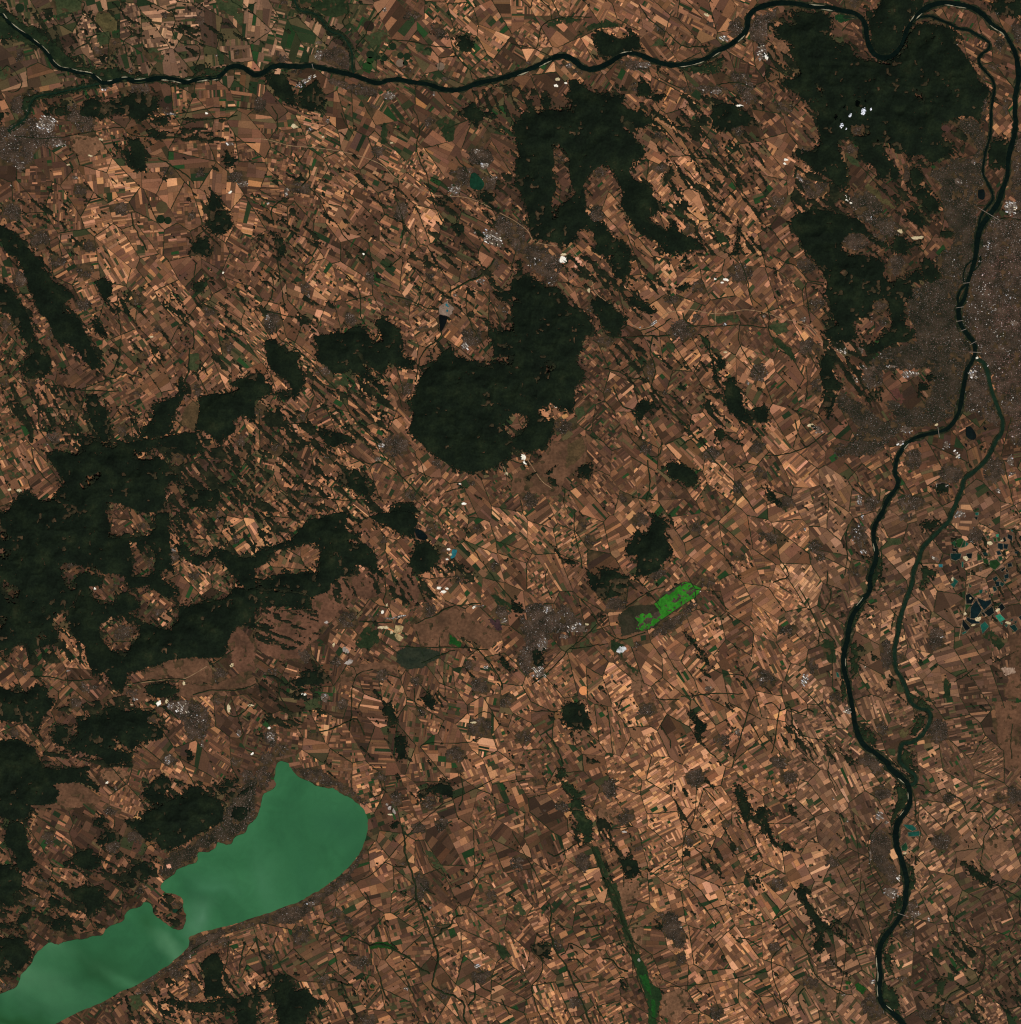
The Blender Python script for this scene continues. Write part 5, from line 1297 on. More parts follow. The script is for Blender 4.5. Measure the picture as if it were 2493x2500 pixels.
# relief of the hills under the canopy
mass = boxblur(boxblur((fidw > 0).astype(float), 13), 13)
mass = np.clip((mass - .56) / .44, 0, 1)
rid = 1 - np.abs(fbm(XX, YY, 46, 4, 61, 0.5) - .5) * 3.2
relief = mass * (0.08 + 0.30 * rid + 0.10 * vnoise(XX / 130, YY / 130, 66))
canopy = 0.012 * fbm(XX, YY, 7, 2, 71) + 0.008 * RNG.random((NY, NX))
HGT = np.clip(relief, 0, None) + canopy
def cells(lab):
    ys, xs = np.nonzero(lab); v = lab[ys, xs].astype(int); o = np.argsort(v, kind='stable'); ys, xs, v = ys[o], xs[o], v[o]
    uq, st = np.unique(v, return_index=True); st = list(st) + [len(v)]
    return {int(k): (ys[st[i]:st[i + 1]], xs[st[i]:st[i + 1]]) for i, k in enumerate(uq)}
def grid_mesh(name, yx, zc=None, skirt=False, rel=None, lab=None, k=1, top=0.0, jit=1.1):
    ys, xs = yx
    nvx = NX + 1
    vid = np.stack([ys * nvx + xs, (ys + 1) * nvx + xs, (ys + 1) * nvx + xs + 1, ys * nvx + xs + 1], 1)
    uq, inv = np.unique(vid, return_inverse=True); F = inv.reshape(vid.shape)
    vy, vx = uq // nvx, uq % nvx
    V = np.zeros((len(uq), 3)); jx = TAB[vy & 255, vx & 255] - .5; jy = TAB[vx & 255, (vy + 77) & 255] - .5
    V[:, 0] = wx(vx * CS - PAD + jx * jit); V[:, 1] = wy(vy * CS - PAD + jy * jit)
    if rel is None: V[:, 2] = zc
    else:
        hv = rel[np.clip(vy, 0, NY - 1), np.clip(vx, 0, NX - 1)]
        V[:, 2] = Z_TREE + hv + top
        if lab is not None:
            cnt = sum((lab[np.clip(vy + dy, 0, NY - 1), np.clip(vx + dx, 0, NX - 1)] == k).astype(int) for dy in (-1, 0) for dx in (-1, 0))
            V[:, 2] -= np.where(cnt < 4, .005, 0)
    if skirt:
        extra = []
        for dy, dx, a, b in ((-1, 0, 3, 0), (1, 0, 1, 2), (0, -1, 0, 1), (0, 1, 2, 3)):
            yy, xx = ys + dy, xs + dx
            bd = (yy < 0) | (xx < 0) | (yy >= NY) | (xx >= NX) | (lab[np.clip(yy, 0, NY - 1), np.clip(xx, 0, NX - 1)] != k)
            extra.append(np.stack([F[bd, a], F[bd, b]], 1))
        E = np.vstack(extra); n0 = len(V); Vb = V.copy(); Vb[:, 2] = 0.0
        use = np.unique(E); mp2 = np.full(n0, -1); mp2[use] = n0 + np.arange(len(use))
        V = np.vstack([V, Vb[use]]); F = np.vstack([F, np.stack([E[:, 1], E[:, 0], mp2[E[:, 0]], mp2[E[:, 1]]], 1)])
    return mesh_np(name, V, F)
FLOOD = {'floodplain', 'smallarm', 'islandwood', 'floodstrip', 'floodsouth', 'southflood', 'madocsa', 'tributary', 'armwood', 'armnorth', 'southtip', 'armscrub', 'armend', 'rackeveloop', 'sarviz'}
BIGNAME = {'gerecse': 'broad dark hill forest with a pale village valley in its middle', 'pilis': 'very large dark hill forest under the small white clouds', 'vertes': 'big round dark forest in the centre of the photo',
           'bakony': 'vast dark forest with brown clearings at the left edge', 'ridge': 'long narrow dark ridge forest slanting down the left edge', 'hourglass': 'pinched hourglass shaped dark wood among bright fields at the left',
           'bendforest': 'dark forest inside the river horseshoe bend', 'budahills': 'dark hill forest beside the grey city at the right', 'velencehills': 'dark forest just above the bright green reed lake',
           'floodplain': 'dark riverside forest along the upper left river', 'csaszar': 'dark forest with ragged lobes left of the big round central forest', 'islandforest': 'dark forest on the long river island at the upper right'}
fdw2 = 1 - (1 - fdw) * .62
opening = (crank > fdw2) | (fine > .58 + ring * .62)
canopy_lab = np.where(~opening, fidw, 0); clear_lab = np.where(opening, fidw, 0)
CAN, CLR, ALL = cells(canopy_lab), cells(clear_lab), cells(fidw)
for k in range(1, len(FN)):
    if k not in CAN or len(CAN[k][0]) < 12: continue
    o = link('forest', grid_mesh('forest', CAN[k], skirt=True, rel=HGT, lab=canopy_lab, k=k, top=.006), M['floodforest' if FN[k] in FLOOD else 'forest'])
    if k in CLR:
        o2 = link('clearing', grid_mesh('clearing', CLR[k], skirt=True, rel=relief, lab=clear_lab, k=k, top=-.014), M['clearing'], o); o2['kind'] = 'stuff'
    ys, xs = CAN[k]; px, py = GX[xs].mean(), GY[ys].mean()
    if FN[k] in BIGNAME: tag(o, BIGNAME[FN[k]], 'forest', None, 'stuff')
    else:
        ar = len(ys) * CS * CS
        lk_ = 'riverside wood' if FN[k] in FLOOD else ('large dark forest' if ar > 9000 else 'dark wood' if ar > 2500 else 'small dark wood')
        place(o, 'wood', lk_, px, py, 'woods scattered over the plain', 'stuff')
o = link('copse', grid_mesh('copse', np.nonzero(scat), skirt=True, rel=HGT, lab=scat.astype(int), k=1), M['scrub'])
tag(o, 'countless small dark copses and thickets strewn between the fields', 'copses', None, 'stuff')
# ------------------------------------------------------------------ heaths, meadows and marshes
hidw = lookup(hid, wxx, wyy); hidw[wmask] = 0; hidw[crank > .87] = 0
for k, yx in cells(hidw).items():
    if len(yx[0]) > 6: tag(link('heath', grid_mesh('heath', yx, Z_HEATH), M[HN[k]]), kind='structure')
gidw = lookup(gid, XX + (wxx - XX) * .5, YY + (wyy - YY) * .5)
GNAME = dict(marsh='marsh', reed='reed_bed', reedpatch='reed_bed', ash='ash_heap', valley='valley_meadow')
vel = np.zeros((NY, NX), bool)
for nm, cl, P in waters:
    if nm == 'velence': fill(P, vel, True)
for k, (ys, xs) in cells(gidw).items():
    nm = GN[k]; keep = np.ones(len(ys), bool)
    if nm not in ('reed', 'reedpatch'): keep &= ~wmask[ys, xs]
    if nm in ('green', 'darkgreen', 'olive'): keep &= crank[ys, xs] < .80
    zz = {'reed': Z_GREEN - .002, 'reedpatch': Z_GREEN + .002}.get(nm, Z_GREEN)
    if nm == 'reedpatch': keep &= (crank[ys, xs] < .75)
    if keep.sum() > 4: tag(link(GNAME.get(nm, 'meadow'), grid_mesh('meadow', (ys[keep], xs[keep]), zz), M[nm]), kind='structure')
# reed islands breaking up the green lake, thickest at its western end
dens = np.clip((1600 - XX) / 140, .0, .34) + np.clip((XX - 1655) / 60, 0, .25) + .04
rr_ = np.interp(.6 * vnoise(XX / 9, YY / 7, 5) + .4 * vnoise(XX / 3.6, YY / 3.6, 6), [.2, .8], [0, 1])
isl = vel & (rr_ > 1 - dens) & (gidw == gidw)
tag(link('reed_bed', grid_mesh('reed_bed', np.nonzero(isl), Z_GREEN + .003), M['reedpatch']), kind='structure')
# ash heap pools
for (ax, ay, r_) in ((1435, 368, 11), (1440, 412, 10), (1446, 380, 7)):
    P = ellipse('11', ax, ay, r_ * .8, r_, 10, 12)
    tag(link('ash_pool', poly_mesh('ash_pool', P, Z_WATER), M['water_blue'] if r_ < 11 else M['water_turq'] if 'water_turq' in M else M['water_blue']), kind='structure')
# ------------------------------------------------------------------ tree belts along streams
for bi, (w, P0) in enumerate(belts):
    P = smooth_line(P0, 6)
    P = P + np.stack([(fbm(P[:, 0], P[:, 1], 9, 2, 14) - .5) * 5, (fbm(P[:, 0], P[:, 1], 9, 2, 19) - .5) * 5], 1)
    ww = w / LOC * (0.45 + 0.9 * fbm(P[:, 0], P[:, 1], 10, 3, 25))
    me, _ = strip_mesh('tree_belt', P, ww, Z_TREE - .002, 1.6, bi % 9, depth=0.0)
    o = link('tree_belt', me, M['belt'])
    c0 = P[len(P) // 2]
    place(o, 'tree belt', 'thin dark winding tree belt along a stream', float(c0[0]), float(c0[1]), 'tree belts along streams', 'stuff')
# ------------------------------------------------------------------ roads
for i, (cl, P0) in enumerate(roads):
    P = smooth_line(P0, 6)
    me, _ = strip_mesh('road', P, 1.5, Z_ROAD - .0003 * i)
    tag(link('road', me, M[cl]), kind='structure')
# ------------------------------------------------------------------ fields
ANG = np.array([[-20, -10, 20, 40, 35, 30, 40, 30], [-5, -5, 25, 32, 45, 45, 45, 50], [60, 45, 30, 30, 50, 45, 50, 40], [62, 55, 40, 50, 48, 45, 55, -20],
                [50, 48, 50, 40, 55, -40, -30, -25], [45, 45, 10, 15, 60, -32, -28, -8], [35, 20, -20, -25, -25, -30, -25, 50], [30, 60, -25, -25, -25, -27, 60, -30]], float)
TONE = np.array([[float(v) for v in r.split()] for r in '''4 5 6 5 5 5 5 5.5 6 5 4 5 3 3 3 4
4 3 4.5 6 3.5 4 4.5 4 3 3 3.5 2.5 3.5 3 3 4.5
3 5 5 5 4.5 5 5 4 3 3 5.8 5.2 4 2.5 3 3
5 5.5 5 5 4 4.5 5 4 3 4.8 6 5 5 3 3.5 3
4 5 5.5 4.5 4.5 4.5 4.5 5 3 4 6 4 4 2.5 3 3
4 4 5 5 4.5 4 5 4 2.5 4 5 4.5 5 3 3 3
4.5 4 5 5 4 4.5 4 2 4.5 4 4.5 5 5 2.5 2.5 3
5 3.5 3 4 4 5 4.5 4.5 3 4.5 4.5 5 5.5 4.5 3.5 4
2.5 2.5 3.5 5.5 5 5 4 5.5 5.5 5 4 5.5 5 3.5 5 4
2.5 3 3.5 4 3 3 3.5 4.5 4 3 3.5 5 5.5 4 5 3.5
3.5 4 3 3 3 3.5 4 4.5 5 5 5.5 5 5.5 4 6 4
4 4.5 4.5 4.5 3.5 4.5 5 5 4.5 5 6 5 4.5 4.5 5 3
3.6 3.6 4.6 3.6 4.5 4.5 4.5 4.5 4.5 5 6.5 5 5 5 5 4.5
4 4 3 3.2 4.5 4.5 4 4.5 4.5 4.5 5.5 5 5 4.5 5 4
3 2.8 3 4.5 4.5 4.5 4.5 5 4.5 4 5.5 5.5 5.5 4.5 4 3.5
3 3 3.8 4.3 4.5 5 4.5 5.5 5 5.5 5 5.5 5.5 5 4 3.5'''.splitlines()])
GRN = np.array([[.50, .36, .55, .38, .14, .10, .15, .10], [.10, .07, .10, .10, .10, .10, .10, .05], [.20, .13, .20, .20, .12, .12, .10, .10], [.25, .22, .25, .20, .20, .15, .07, .10],
                [.20, .25, .15, .20, .14, .10, .10, .14], [.12, .10, .18, .18, .12, .10, .14, .12], [.18, .13, .20, .18, .13, .11, .11, .12], [.18, .13, .17, .14, .14, .12, .18, .30]])
SIZ = np.array([[520, 620, 520, 330, 560, 560, 420, 260], [240, 300, 280, 250, 280, 260, 260, 200], [230, 260, 260, 240, 280, 260, 300, 280], [280, 230, 230, 230, 280, 240, 260, 260],
                [300, 240, 260, 260, 250, 240, 240, 220], [260, 320, 340, 320, 280, 230, 230, 230], [280, 260, 320, 360, 240, 250, 250, 240], [260, 230, 260, 330, 210, 230, 250, 280]], float)
A4 = (np.cos(np.radians(4 * ANG)), np.sin(np.radians(4 * ANG)))
def ctl(A, x, y):
    n = len(A); u = min(max(x / W0 * n - .5, 0), n - 1.001); v = min(max(y / H0 * n - .5, 0), n - 1.001)
    i, j = int(v), int(u); fu, fv = u - j, v - i
    return (A[i, j] * (1 - fu) + A[i, j + 1] * fu) * (1 - fv) + (A[i + 1, j] * (1 - fu) + A[i + 1, j + 1] * fu) * fv
def heading(x, y): return math.degrees(math.atan2(ctl(A4[1], x, y), ctl(A4[0], x, y))) / 4
def clip(poly, nx, ny, d):
    """part of a convex polygon with n.p <= d"""
    out = []; k = len(poly)
    for i in range(k):
        a = poly[i]; b = poly[(i + 1) % k]
        da = a[0] * nx + a[1] * ny - d; db = b[0] * nx + b[1] * ny - d
        if da <= 0: out.append(a)
        if (da < 0 < db) or (db < 0 < da):
            t = da / (da - db); out.append((a[0] + (b[0] - a[0]) * t, a[1] + (b[1] - a[1]) * t))
    return out
def area(p):
    return abs(sum(p[i][0] * p[(i + 1) % len(p)][1] - p[(i + 1) % len(p)][0] * p[i][1] for i in range(len(p)))) / 2
def inset(poly, w):
    cx = sum(p[0] for p in poly) / len(poly); cy = sum(p[1] for p in poly) / len(poly); out = poly
    k = len(poly)
    for i in range(k):
        a = poly[i]; b = poly[(i + 1) % k]; ex, ey = b[0] - a[0], b[1] - a[1]; l = math.hypot(ex, ey)
        if l < 1e-6: continue
        nx, ny = ey / l, -ex / l
        if (cx - a[0]) * nx + (cy - a[1]) * ny > 0: nx, ny = -nx, -ny
        out = clip(out, nx, ny, a[0] * nx + a[1] * ny - w)
        if len(out) < 3: return []
    return out
def ext(poly, c, s):
    u = [p[0] * c + p[1] * s for p in poly]; return min(u), max(u)
MG = 150; GA = R(54.0); GC, GS = math.cos(GA), math.sin(GA); STR = 1.75; SP = 52
def to_uv(x, y): return (x * GC + y * GS) / STR, -x * GS + y * GC
def to_xy(u, v): return u * STR * GC - v * GS, u * STR * GS + v * GC
seeds = {}
cu = [to_uv(x, y) for x in (-MG, W0 + MG) for y in (-MG, H0 + MG)]
for j in range(int(min(c[1] for c in cu) / SP) - 2, int(max(c[1] for c in cu) / SP) + 3):
    for i in range(int(min(c[0] for c in cu) / SP) - 2, int(max(c[0] for c in cu) / SP) + 3):
        u, v = (i + .5 + random.uniform(-.47, .47)) * SP, (j + .5 + random.uniform(-.47, .47)) * SP
        x, y = to_xy(u, v)
        if -MG - 200 < x < W0 + MG + 200 and -MG - 200 < y < H0 + MG + 200: seeds[i, j] = (u, v)
PAL = [(0.0, (53, 39, 28)), (0.2, (80, 55, 40)), (0.42, (112, 76, 53)), (0.6, (141, 95, 66)), (0.8, (182, 124, 85)), (1.0, (222, 156, 108))]
PAL = [(p, np.array(c, float)) for p, c in PAL]
def tone(t):
    t = min(max(t, 0), 1)
    for (p0, c0), (p1, c1) in zip(PAL, PAL[1:]):
        if t <= p1: return c0 + (c1 - c0) * (t - p0) / (p1 - p0)
    return PAL[-1][1]
GREENS = [(38, 50, 29), (52, 56, 34), (32, 46, 27), (33, 60, 30), (66, 64, 40), (76, 67, 44), (86, 72, 48), (90, 76, 51), (60, 54, 36)]
VARI = [1.0]; ASP = [1.5]
def fcolour(tb, g, cool):
    if random.random() < g: c = np.array(random.choice(GREENS), float) * random.uniform(.9, 1.12)
    else:
        r = random.random(); m0 = .43 + (tb - 5) * .10; vv = VARI[0]
        if r < .60: t = random.gauss(m0, .13 * vv)
        elif r < .60 + min(.34, max(.04, .21 + (tb - 5) * .07)): t = random.gauss(m0 + .30 * min(1, vv + .3), .10)
        else: t = random.gauss(m0 - .16 * vv, .08)
        c = tone(t)
        c = c * np.array([1 + random.gauss(0, .025), 1, 1 + random.gauss(0, .05)])
        if cool: 
            m_ = c.mean(); c = c * (1 - cool) + cool * np.array([m_ * 1.22, m_ * .99, m_ * .80])
    return c
excl = wmask | (tid > 0) | (hid > 0) | (gid > 0)
forest_any = (fidw > 0)
def look(grid, x, y):
    ix = int((x + PAD) / CS); iy = int((y + PAD) / CS)
    if 0 <= ix < NX and 0 <= iy < NY: return grid[iy, ix]
    return False
FIELDS = []   # (poly, colour, area, visible)
HEDGES = []
def emit(poly, tb, g, cool, gap=.22):
    q = inset(poly, gap)
    if len(q) < 3: return
    a = area(q)
    if a < 3: return
    cx = sum(p[0] for p in q) / len(q); cy = sum(p[1] for p in q) / len(q)
    if look(excl, cx, cy): return
    hid_f = look(forest_any, cx, cy)
    if hid_f and all(look(forest_any, .5 * (p[0] + cx), .5 * (p[1] + cy)) and look(forest_any, p[0], p[1]) for p in q): return
    inn = 5 < cx < W0 - 5 and 5 < cy < H0 - 5
    if a > 520: tb = tb - .9; g = g * (.5 if cy > 260 else .9)          # the big estates are mostly ploughed or stubble of middling tone
    FIELDS.append((q, fcolour(tb, g, cool), a, inn and not hid_f))
def strips(poly, th, w, tb, g, cool):
    c, s = math.cos(th), math.sin(th); lo, hi = ext(poly, c, s); n = max(2, int((hi - lo) / w)); pos = lo
    for k in range(n):
        nxt = lo + (hi - lo) * (k + 1 + random.uniform(-.25, .25)) / n if k < n - 1 else hi + 1
        p = clip(clip(poly, -c, -s, -pos), c, s, nxt)
        if len(p) >= 3: emit(p, tb + random.uniform(-1.2, 1.2), g, cool, .1)
        pos = nxt
def split(poly, th, A, tb, g, cool, sprob, dep=0):
    a = area(poly)
    if a < A * random.uniform(.55, 1.7) or dep > 9:
        c, s = math.cos(th), math.sin(th)
        u0, u1 = ext(poly, c, s); v0, v1 = ext(poly, -s, c)
        if a > 110 and random.random() < sprob:
            strips(poly, th if (u1 - u0) > (v1 - v0) * random.choice((1, 3)) else th + math.pi / 2, random.uniform(2.8, 6.0), tb, g, cool)
        else: emit(poly, tb, g, cool)
        return
    c, s = math.cos(th), math.sin(th)
    u0, u1 = ext(poly, c, s); v0, v1 = ext(poly, -s, c)
    if (u1 - u0) < (v1 - v0) * ASP[0] * random.uniform(.75, 1.3): c, s = -s, c; u0, u1 = v0, v1
    ph = random.gauss(0, .05); c2, s2 = c * math.cos(ph) - s * math.sin(ph), s * math.cos(ph) + c * math.sin(ph)
    cx = sum(p[0] for p in poly) / len(poly); cy = sum(p[1] for p in poly) / len(poly)
    d = cx * c2 + cy * s2 + random.uniform(-.18, .18) * (u1 - u0)
    p1 = clip(poly, c2, s2, d); p2 = clip(poly, -c2, -s2, -d)
    for p in (p1, p2):
        if len(p) >= 3: split(p, th, A, tb, g, cool, sprob, dep + 1)
for (i, j), (su, sv) in seeds.items():
    sx, sy = to_xy(su, sv)
    if not (-MG < sx < W0 + MG and -MG < sy < H0 + MG): continue
    poly = [(su - 3 * SP, sv - 3 * SP), (su + 3 * SP, sv - 3 * SP), (su + 3 * SP, sv + 3 * SP), (su - 3 * SP, sv + 3 * SP)]
    for dj in range(-2, 3):
        for di in range(-2, 3):
            if di or dj:
                o = seeds.get((i + di, j + dj))
                if o is None: continue
                nx, ny = o[0] - su, o[1] - sv
                poly = clip(poly, nx, ny, nx * (su + o[0]) / 2 + ny * (sv + o[1]) / 2)
    poly = [to_xy(*p) for p in poly]
    k = len(poly)
    for q in range(k):
        a, b = poly[q], poly[(q + 1) % k]
        l = math.hypot(b[0] - a[0], b[1] - a[1])
        if l > 14 and random.random() < .52: HEDGES.append((a, b))
    th = R(heading(sx, sy) + random.gauss(0, 5) + (random.choice((-22, 22)) if random.random() < .08 else 0))
    if random.random() < .3: th += math.pi / 2
    cool = .55 if (sy < 190 and sx < 900) else (.35 if sx > 1950 and sy > 1200 else .12)
    VARI[0] = random.uniform(.45, 1.25); ASP[0] = random.uniform(1.1, 3.4)
    split(inset(poly, .45) or poly, th, ctl(SIZ, sx, sy) * random.lognormvariate(-.05, .6), ctl(TONE, sx, sy) + random.gauss(0, .7) + (float(vnoise(np.array([sx / 150]), np.array([sy / 150]), 77)[0]) - .5) * 1.5, ctl(GRN, sx, sy) * random.uniform(.15, 1.5), cool, random.choice((.08, .2, .45, .85)))
# round irrigated fields
CCOL = dict(olive=(72, 62, 40), dark=(40, 32, 24), dgreen=(24, 38, 22), green=(30, 58, 26), grey=(112, 94, 78), brown=(104, 70, 50), orange=(214, 138, 86))
ROUND = []
for (t, cx, cy, r_, cl) in circles: ROUND.append((ellipse(t, cx, cy, r_, r_, 0, 26), CCOL[cl]))
FIELDS.sort(key=lambda f: -f[2])
def field_mesh_data(q, h):
    a = sum(q[i][0] * q[(i + 1) % len(q)][1] - q[(i + 1) % len(q)][0] * q[i][1] for i in range(len(q)))
    if a > 0: q = q[::-1]                       # map y runs down, world y up
    V = [(float((x - W0 / 2) * S), float((H0 / 2 - y) * S), h) for x, y in q]; k = len(V)
    V += [(x, y, 0.0) for x, y, _ in V]
    F = [list(range(k))] + [[(i + 1) % k, i, i + k, (i + 1) % k + k] for i in range(k)]
    return V, F
def coloured(name, V, F, cols):
    me = bpy.data.meshes.new(name); me.from_pydata(V, [], F)
    at = me.attributes.new('Col', 'FLOAT_COLOR', 'FACE')
    c4 = np.ones((len(F), 4), np.float32); c4[:, :3] = cols; at.data.foreach_set('color', c4.ravel()); me.update(); return me
nbig = 0; VV, FF, CC = [], [], []; off = 0
for q, c, a, vis in FIELDS:
    h = random.uniform(.005, .011); V, F = field_mesh_data(q, h); cl = lin(c)
    if vis and nbig < 285:
        nbig += 1; link('field', coloured('field', V, F, cl), M['field'], ground); continue
    VV += V; FF += [[i + off for i in f] for f in F]; CC += [cl] * len(F); off += len(V)
for P, c in ROUND:
    V, F = field_mesh_data([tuple(p) for p in P], .0135)
    link('round_field', coloured('round_field', V, F, lin(c)), M['field'], ground)
o = link('field_mosaic', coloured('field_mosaic', VV, FF, np.array(CC)), M['field'], ground); o['kind'] = 'stuff'
print('fields', len(FIELDS), 'round', len(ROUND), 'hedges', len(HEDGES))
# hedgerows along the parish tracks
V, F = [], []
for a, b in HEDGES:
    mx, my = (a[0] + b[0]) / 2, (a[1] + b[1]) / 2
    if look(excl, mx, my) or look(forest_any, mx, my): continue
    a = np.array(a); b = np.array(b); d = b - a; l = np.linalg.norm(d); d /= l; nn = np.array([-d[1], d[0]]); n = max(2, int(l / 5))
    t = np.linspace(0, 1, n + 1); w = .3 + 1.0 * RNG.random(n + 1); base = len(V)
    wob = (RNG.random(n + 1) - .5) * 1.6
    for k in range(n + 1):
        p = a + d * l * t[k] + nn * wob[k]; z = .018 + .006 * RNG.random()
        for sgn, zz in ((1, 0), (1, z), (-1, z), (-1, 0)):
            q = p + nn * sgn * w[k]; V.append((float(wx(q[0])), float(wy(q[1])), zz))
    for k in range(n):
        i = base + 4 * k
        F += [[i, i + 4, i + 5, i + 1], [i + 1, i + 5, i + 6, i + 2], [i + 2, i + 6, i + 7, i + 3]]
me = bpy.data.meshes.new('hedgerow'); me.from_pydata(V, [], F); me.update()
tag(link('hedgerow', me, M['belt']), 'fine dark hedgerows and tree rows lining the field tracks', 'hedgerows', None, 'stuff')
# ------------------------------------------------------------------ towns and villages
def boxes(px, py, sx_, sy_, rot, h, col, z0=0.0):
    """many little gabled blocks as one mesh: arrays in map cells"""
    n = len(px); c, s = np.cos(rot), np.sin(rot)
    cor = np.array([(-.5, -.5), (.5, -.5), (.5, .5), (-.5, .5)])
    V = np.zeros((n, 8, 3))
    for k in range(4):
        ux = cor[k, 0] * sx_; uy = cor[k, 1] * sy_
        X = wx(px) + (ux * c - uy * s) * S; Y = wy(py) + (ux * s + uy * c) * S
        V[:, k, 0] = X; V[:, k, 1] = Y; V[:, k, 2] = z0; V[:, k + 4, 0] = X; V[:, k + 4, 1] = Y; V[:, k + 4, 2] = z0 + h
    base = (np.arange(n) * 8)[:, None]
    quads = [[4, 5, 6, 7], [0, 1, 5, 4], [1, 2, 6, 5], [2, 3, 7, 6], [3, 0, 4, 7]]
    F = np.concatenate([base + np.array(q)[None] for q in quads], 1).reshape(n * 5, 4)
    return V.reshape(-1, 3), F, np.repeat(col, 5, axis=0)
tidw = lookup(tid, wxx, wyy); tidw[wmask] = 0
tdrop = .6 * vnoise(XX / 7, YY / 7, 95) + .4 * vnoise(XX / 3.2, YY / 3.2, 96)
tedge = boxblur(boxblur((tidw > 0).astype(float), 5), 5)
tidw[tdrop > .04 + tedge * .88] = 0
parks = .6 * vnoise(XX / 17, YY / 17, 97) + .4 * vnoise(XX / 6, YY / 6, 98)
tidw[parks > .71] = 0
TC_ = cells(tidw)
ROOFS = np.array([lin(c) for c in [(104, 77, 65), (116, 90, 77), (124, 108, 97), (92, 73, 63), (138, 126, 117), (82, 72, 64), (160, 152, 146), (212, 206, 198)]])
ROOFP = np.array([.23, .2, .17, .17, .09, .1, .03, .010])
CITY = {'gyor', 'buda', 'pest', 'csepel', 'veszprem', 'fehervar', 'komarno', 'komarom', 'tatabanya', 'northbank', 'pestnorth', 'pestfar', 'esztergom', 'esztergomwest', 'dorog', 'bicske', 'solymar'}
TLABEL = {'gyor': 'grey city spilling in at the left edge beside white factory roofs', 'buda': 'grey-brown hillside half of the big city left of the river', 'pest': 'grey-red half of the big city right of the river at the right edge',
          'csepel': 'grey city quarter on the island between the two river arms', 'veszprem': 'grey speckled town beside the south-west forest', 'fehervar': 'grey city just left of the bright green reed lake',
          'komarno': 'grey town inside the upper river fork', 'komarom': 'grey town strung along the south bank opposite the upper river fork', 'steelworks': 'dark brown-grey steelworks beside the lower river',
          'refinery': 'grey refinery grid beside the river left of the fish ponds', 'northshore': 'brown-grey resort strip along the upper shore of the jade lake', 'southshore': 'thin grey resort strip along the lower shore of the jade lake',
          'eastshore': 'grey resort strip curving round the head of the jade lake', 'velenceshore': 'brown-grey holiday strip along the lower shore of the reed lake', 'velencenorth': 'small grey village at the upper tip of the reed lake'}
ntown = 0
for k in range(1, len(TN)):
    if k not in TC_ or len(TC_[k][0]) < 8: continue
    ys, xs = TC_[k]; nm = TN[k]; city = nm in CITY
    o = link('village' if nm == 'v' and len(xs) * 4 < 2600 else 'town', None)
    gr = link('built_up_ground', grid_mesh('built_up_ground', (ys, xs), Z_TOWN), M['suburb' if nm in ('buda', 'northbank', 'solymar', 'northshore') else 'town'], o); gr['kind'] = 'stuff'
    px, py = GX[xs].mean(), GY[ys].mean()
    n = int(len(xs) * (.85 if city else .62)); pick = RNG.integers(0, len(xs), n)
    if city or len(xs) > 900:      # avenues and rail cuttings stay free of houses
        d_ = fbm(GX[xs], GY[ys], 90, 2, 13); gx_, gy_ = GX[xs][pick], GY[ys][pick]; a_ = d_[pick] * 2.2
        q1 = np.abs(((gx_ * np.cos(a_) + gy_ * np.sin(a_)) / 26) % 1 - .5); q2 = np.abs(((-gx_ * np.sin(a_) + gy_ * np.cos(a_)) / 19) % 1 - .5)
        pick = pick[(q1 > .06) & (q2 > .07)]; n = len(pick)
    rot0 = R(random.choice((20, 35, 50, -20)))
    fl = fbm(GX[xs], GY[ys], 60, 2, 7)[pick]
    rot = rot0 + np.round((fl - .5) * 6) * .4 + np.where(RNG.random(n) < .5, 0, np.pi / 2)
    sx_ = RNG.uniform(.5, 1.2, n); sy_ = RNG.uniform(.6, 1.7, n)
    if city: big = RNG.random(n) < .07; sx_ = np.where(big, sx_ * 1.8, sx_); sy_ = np.where(big, sy_ * 2.0, sy_)
    col = ROOFS[RNG.choice(len(ROOFS), n, p=ROOFP / ROOFP.sum())] * RNG.uniform(.75, 1.25, (n, 1))
    col = col * (.30 + 1.05 * fl[:, None])
    if nm in ('buda', 'northbank', 'solymar'): col = col * .82
    if nm in ('pest', 'csepel', 'pestnorth', 'gyor', 'fehervar'): wh = (RNG.random(n) < .008 * (1 + 3 * (fl < .45))); col[wh] = np.array(lin((214, 208, 200))) * RNG.uniform(.5, 1.1, (wh.sum(), 1)); sx_[wh] *= 1.5; sy_[wh] *= 1.6
    if nm == 'pest': col = col * np.where(fl[:, None] > .5, np.array([[1.05, .85, .85]]), 1.0)
    V, F, cc = boxes(GX[xs][pick] + RNG.uniform(-1, 1, n), GY[ys][pick] + RNG.uniform(-1, 1, n), sx_, sy_, rot, RNG.uniform(.006, .014, n), col, Z_TOWN - .004)
    h = link('houses', mesh_np('houses', V, F, cc), M['roof'], o); h['kind'] = 'stuff'
    if nm in TLABEL: tag(o, TLABEL[nm], 'town', None)
    else:
        ar = len(xs) * 4
        lk_ = 'large grey-brown town' if ar > 9000 else 'grey-brown small town' if ar > 2600 else 'small grey-brown village'
        place(o, 'village', lk_, px, py, 'villages and towns on the plain')
    ntown += 1
print('towns', ntown)
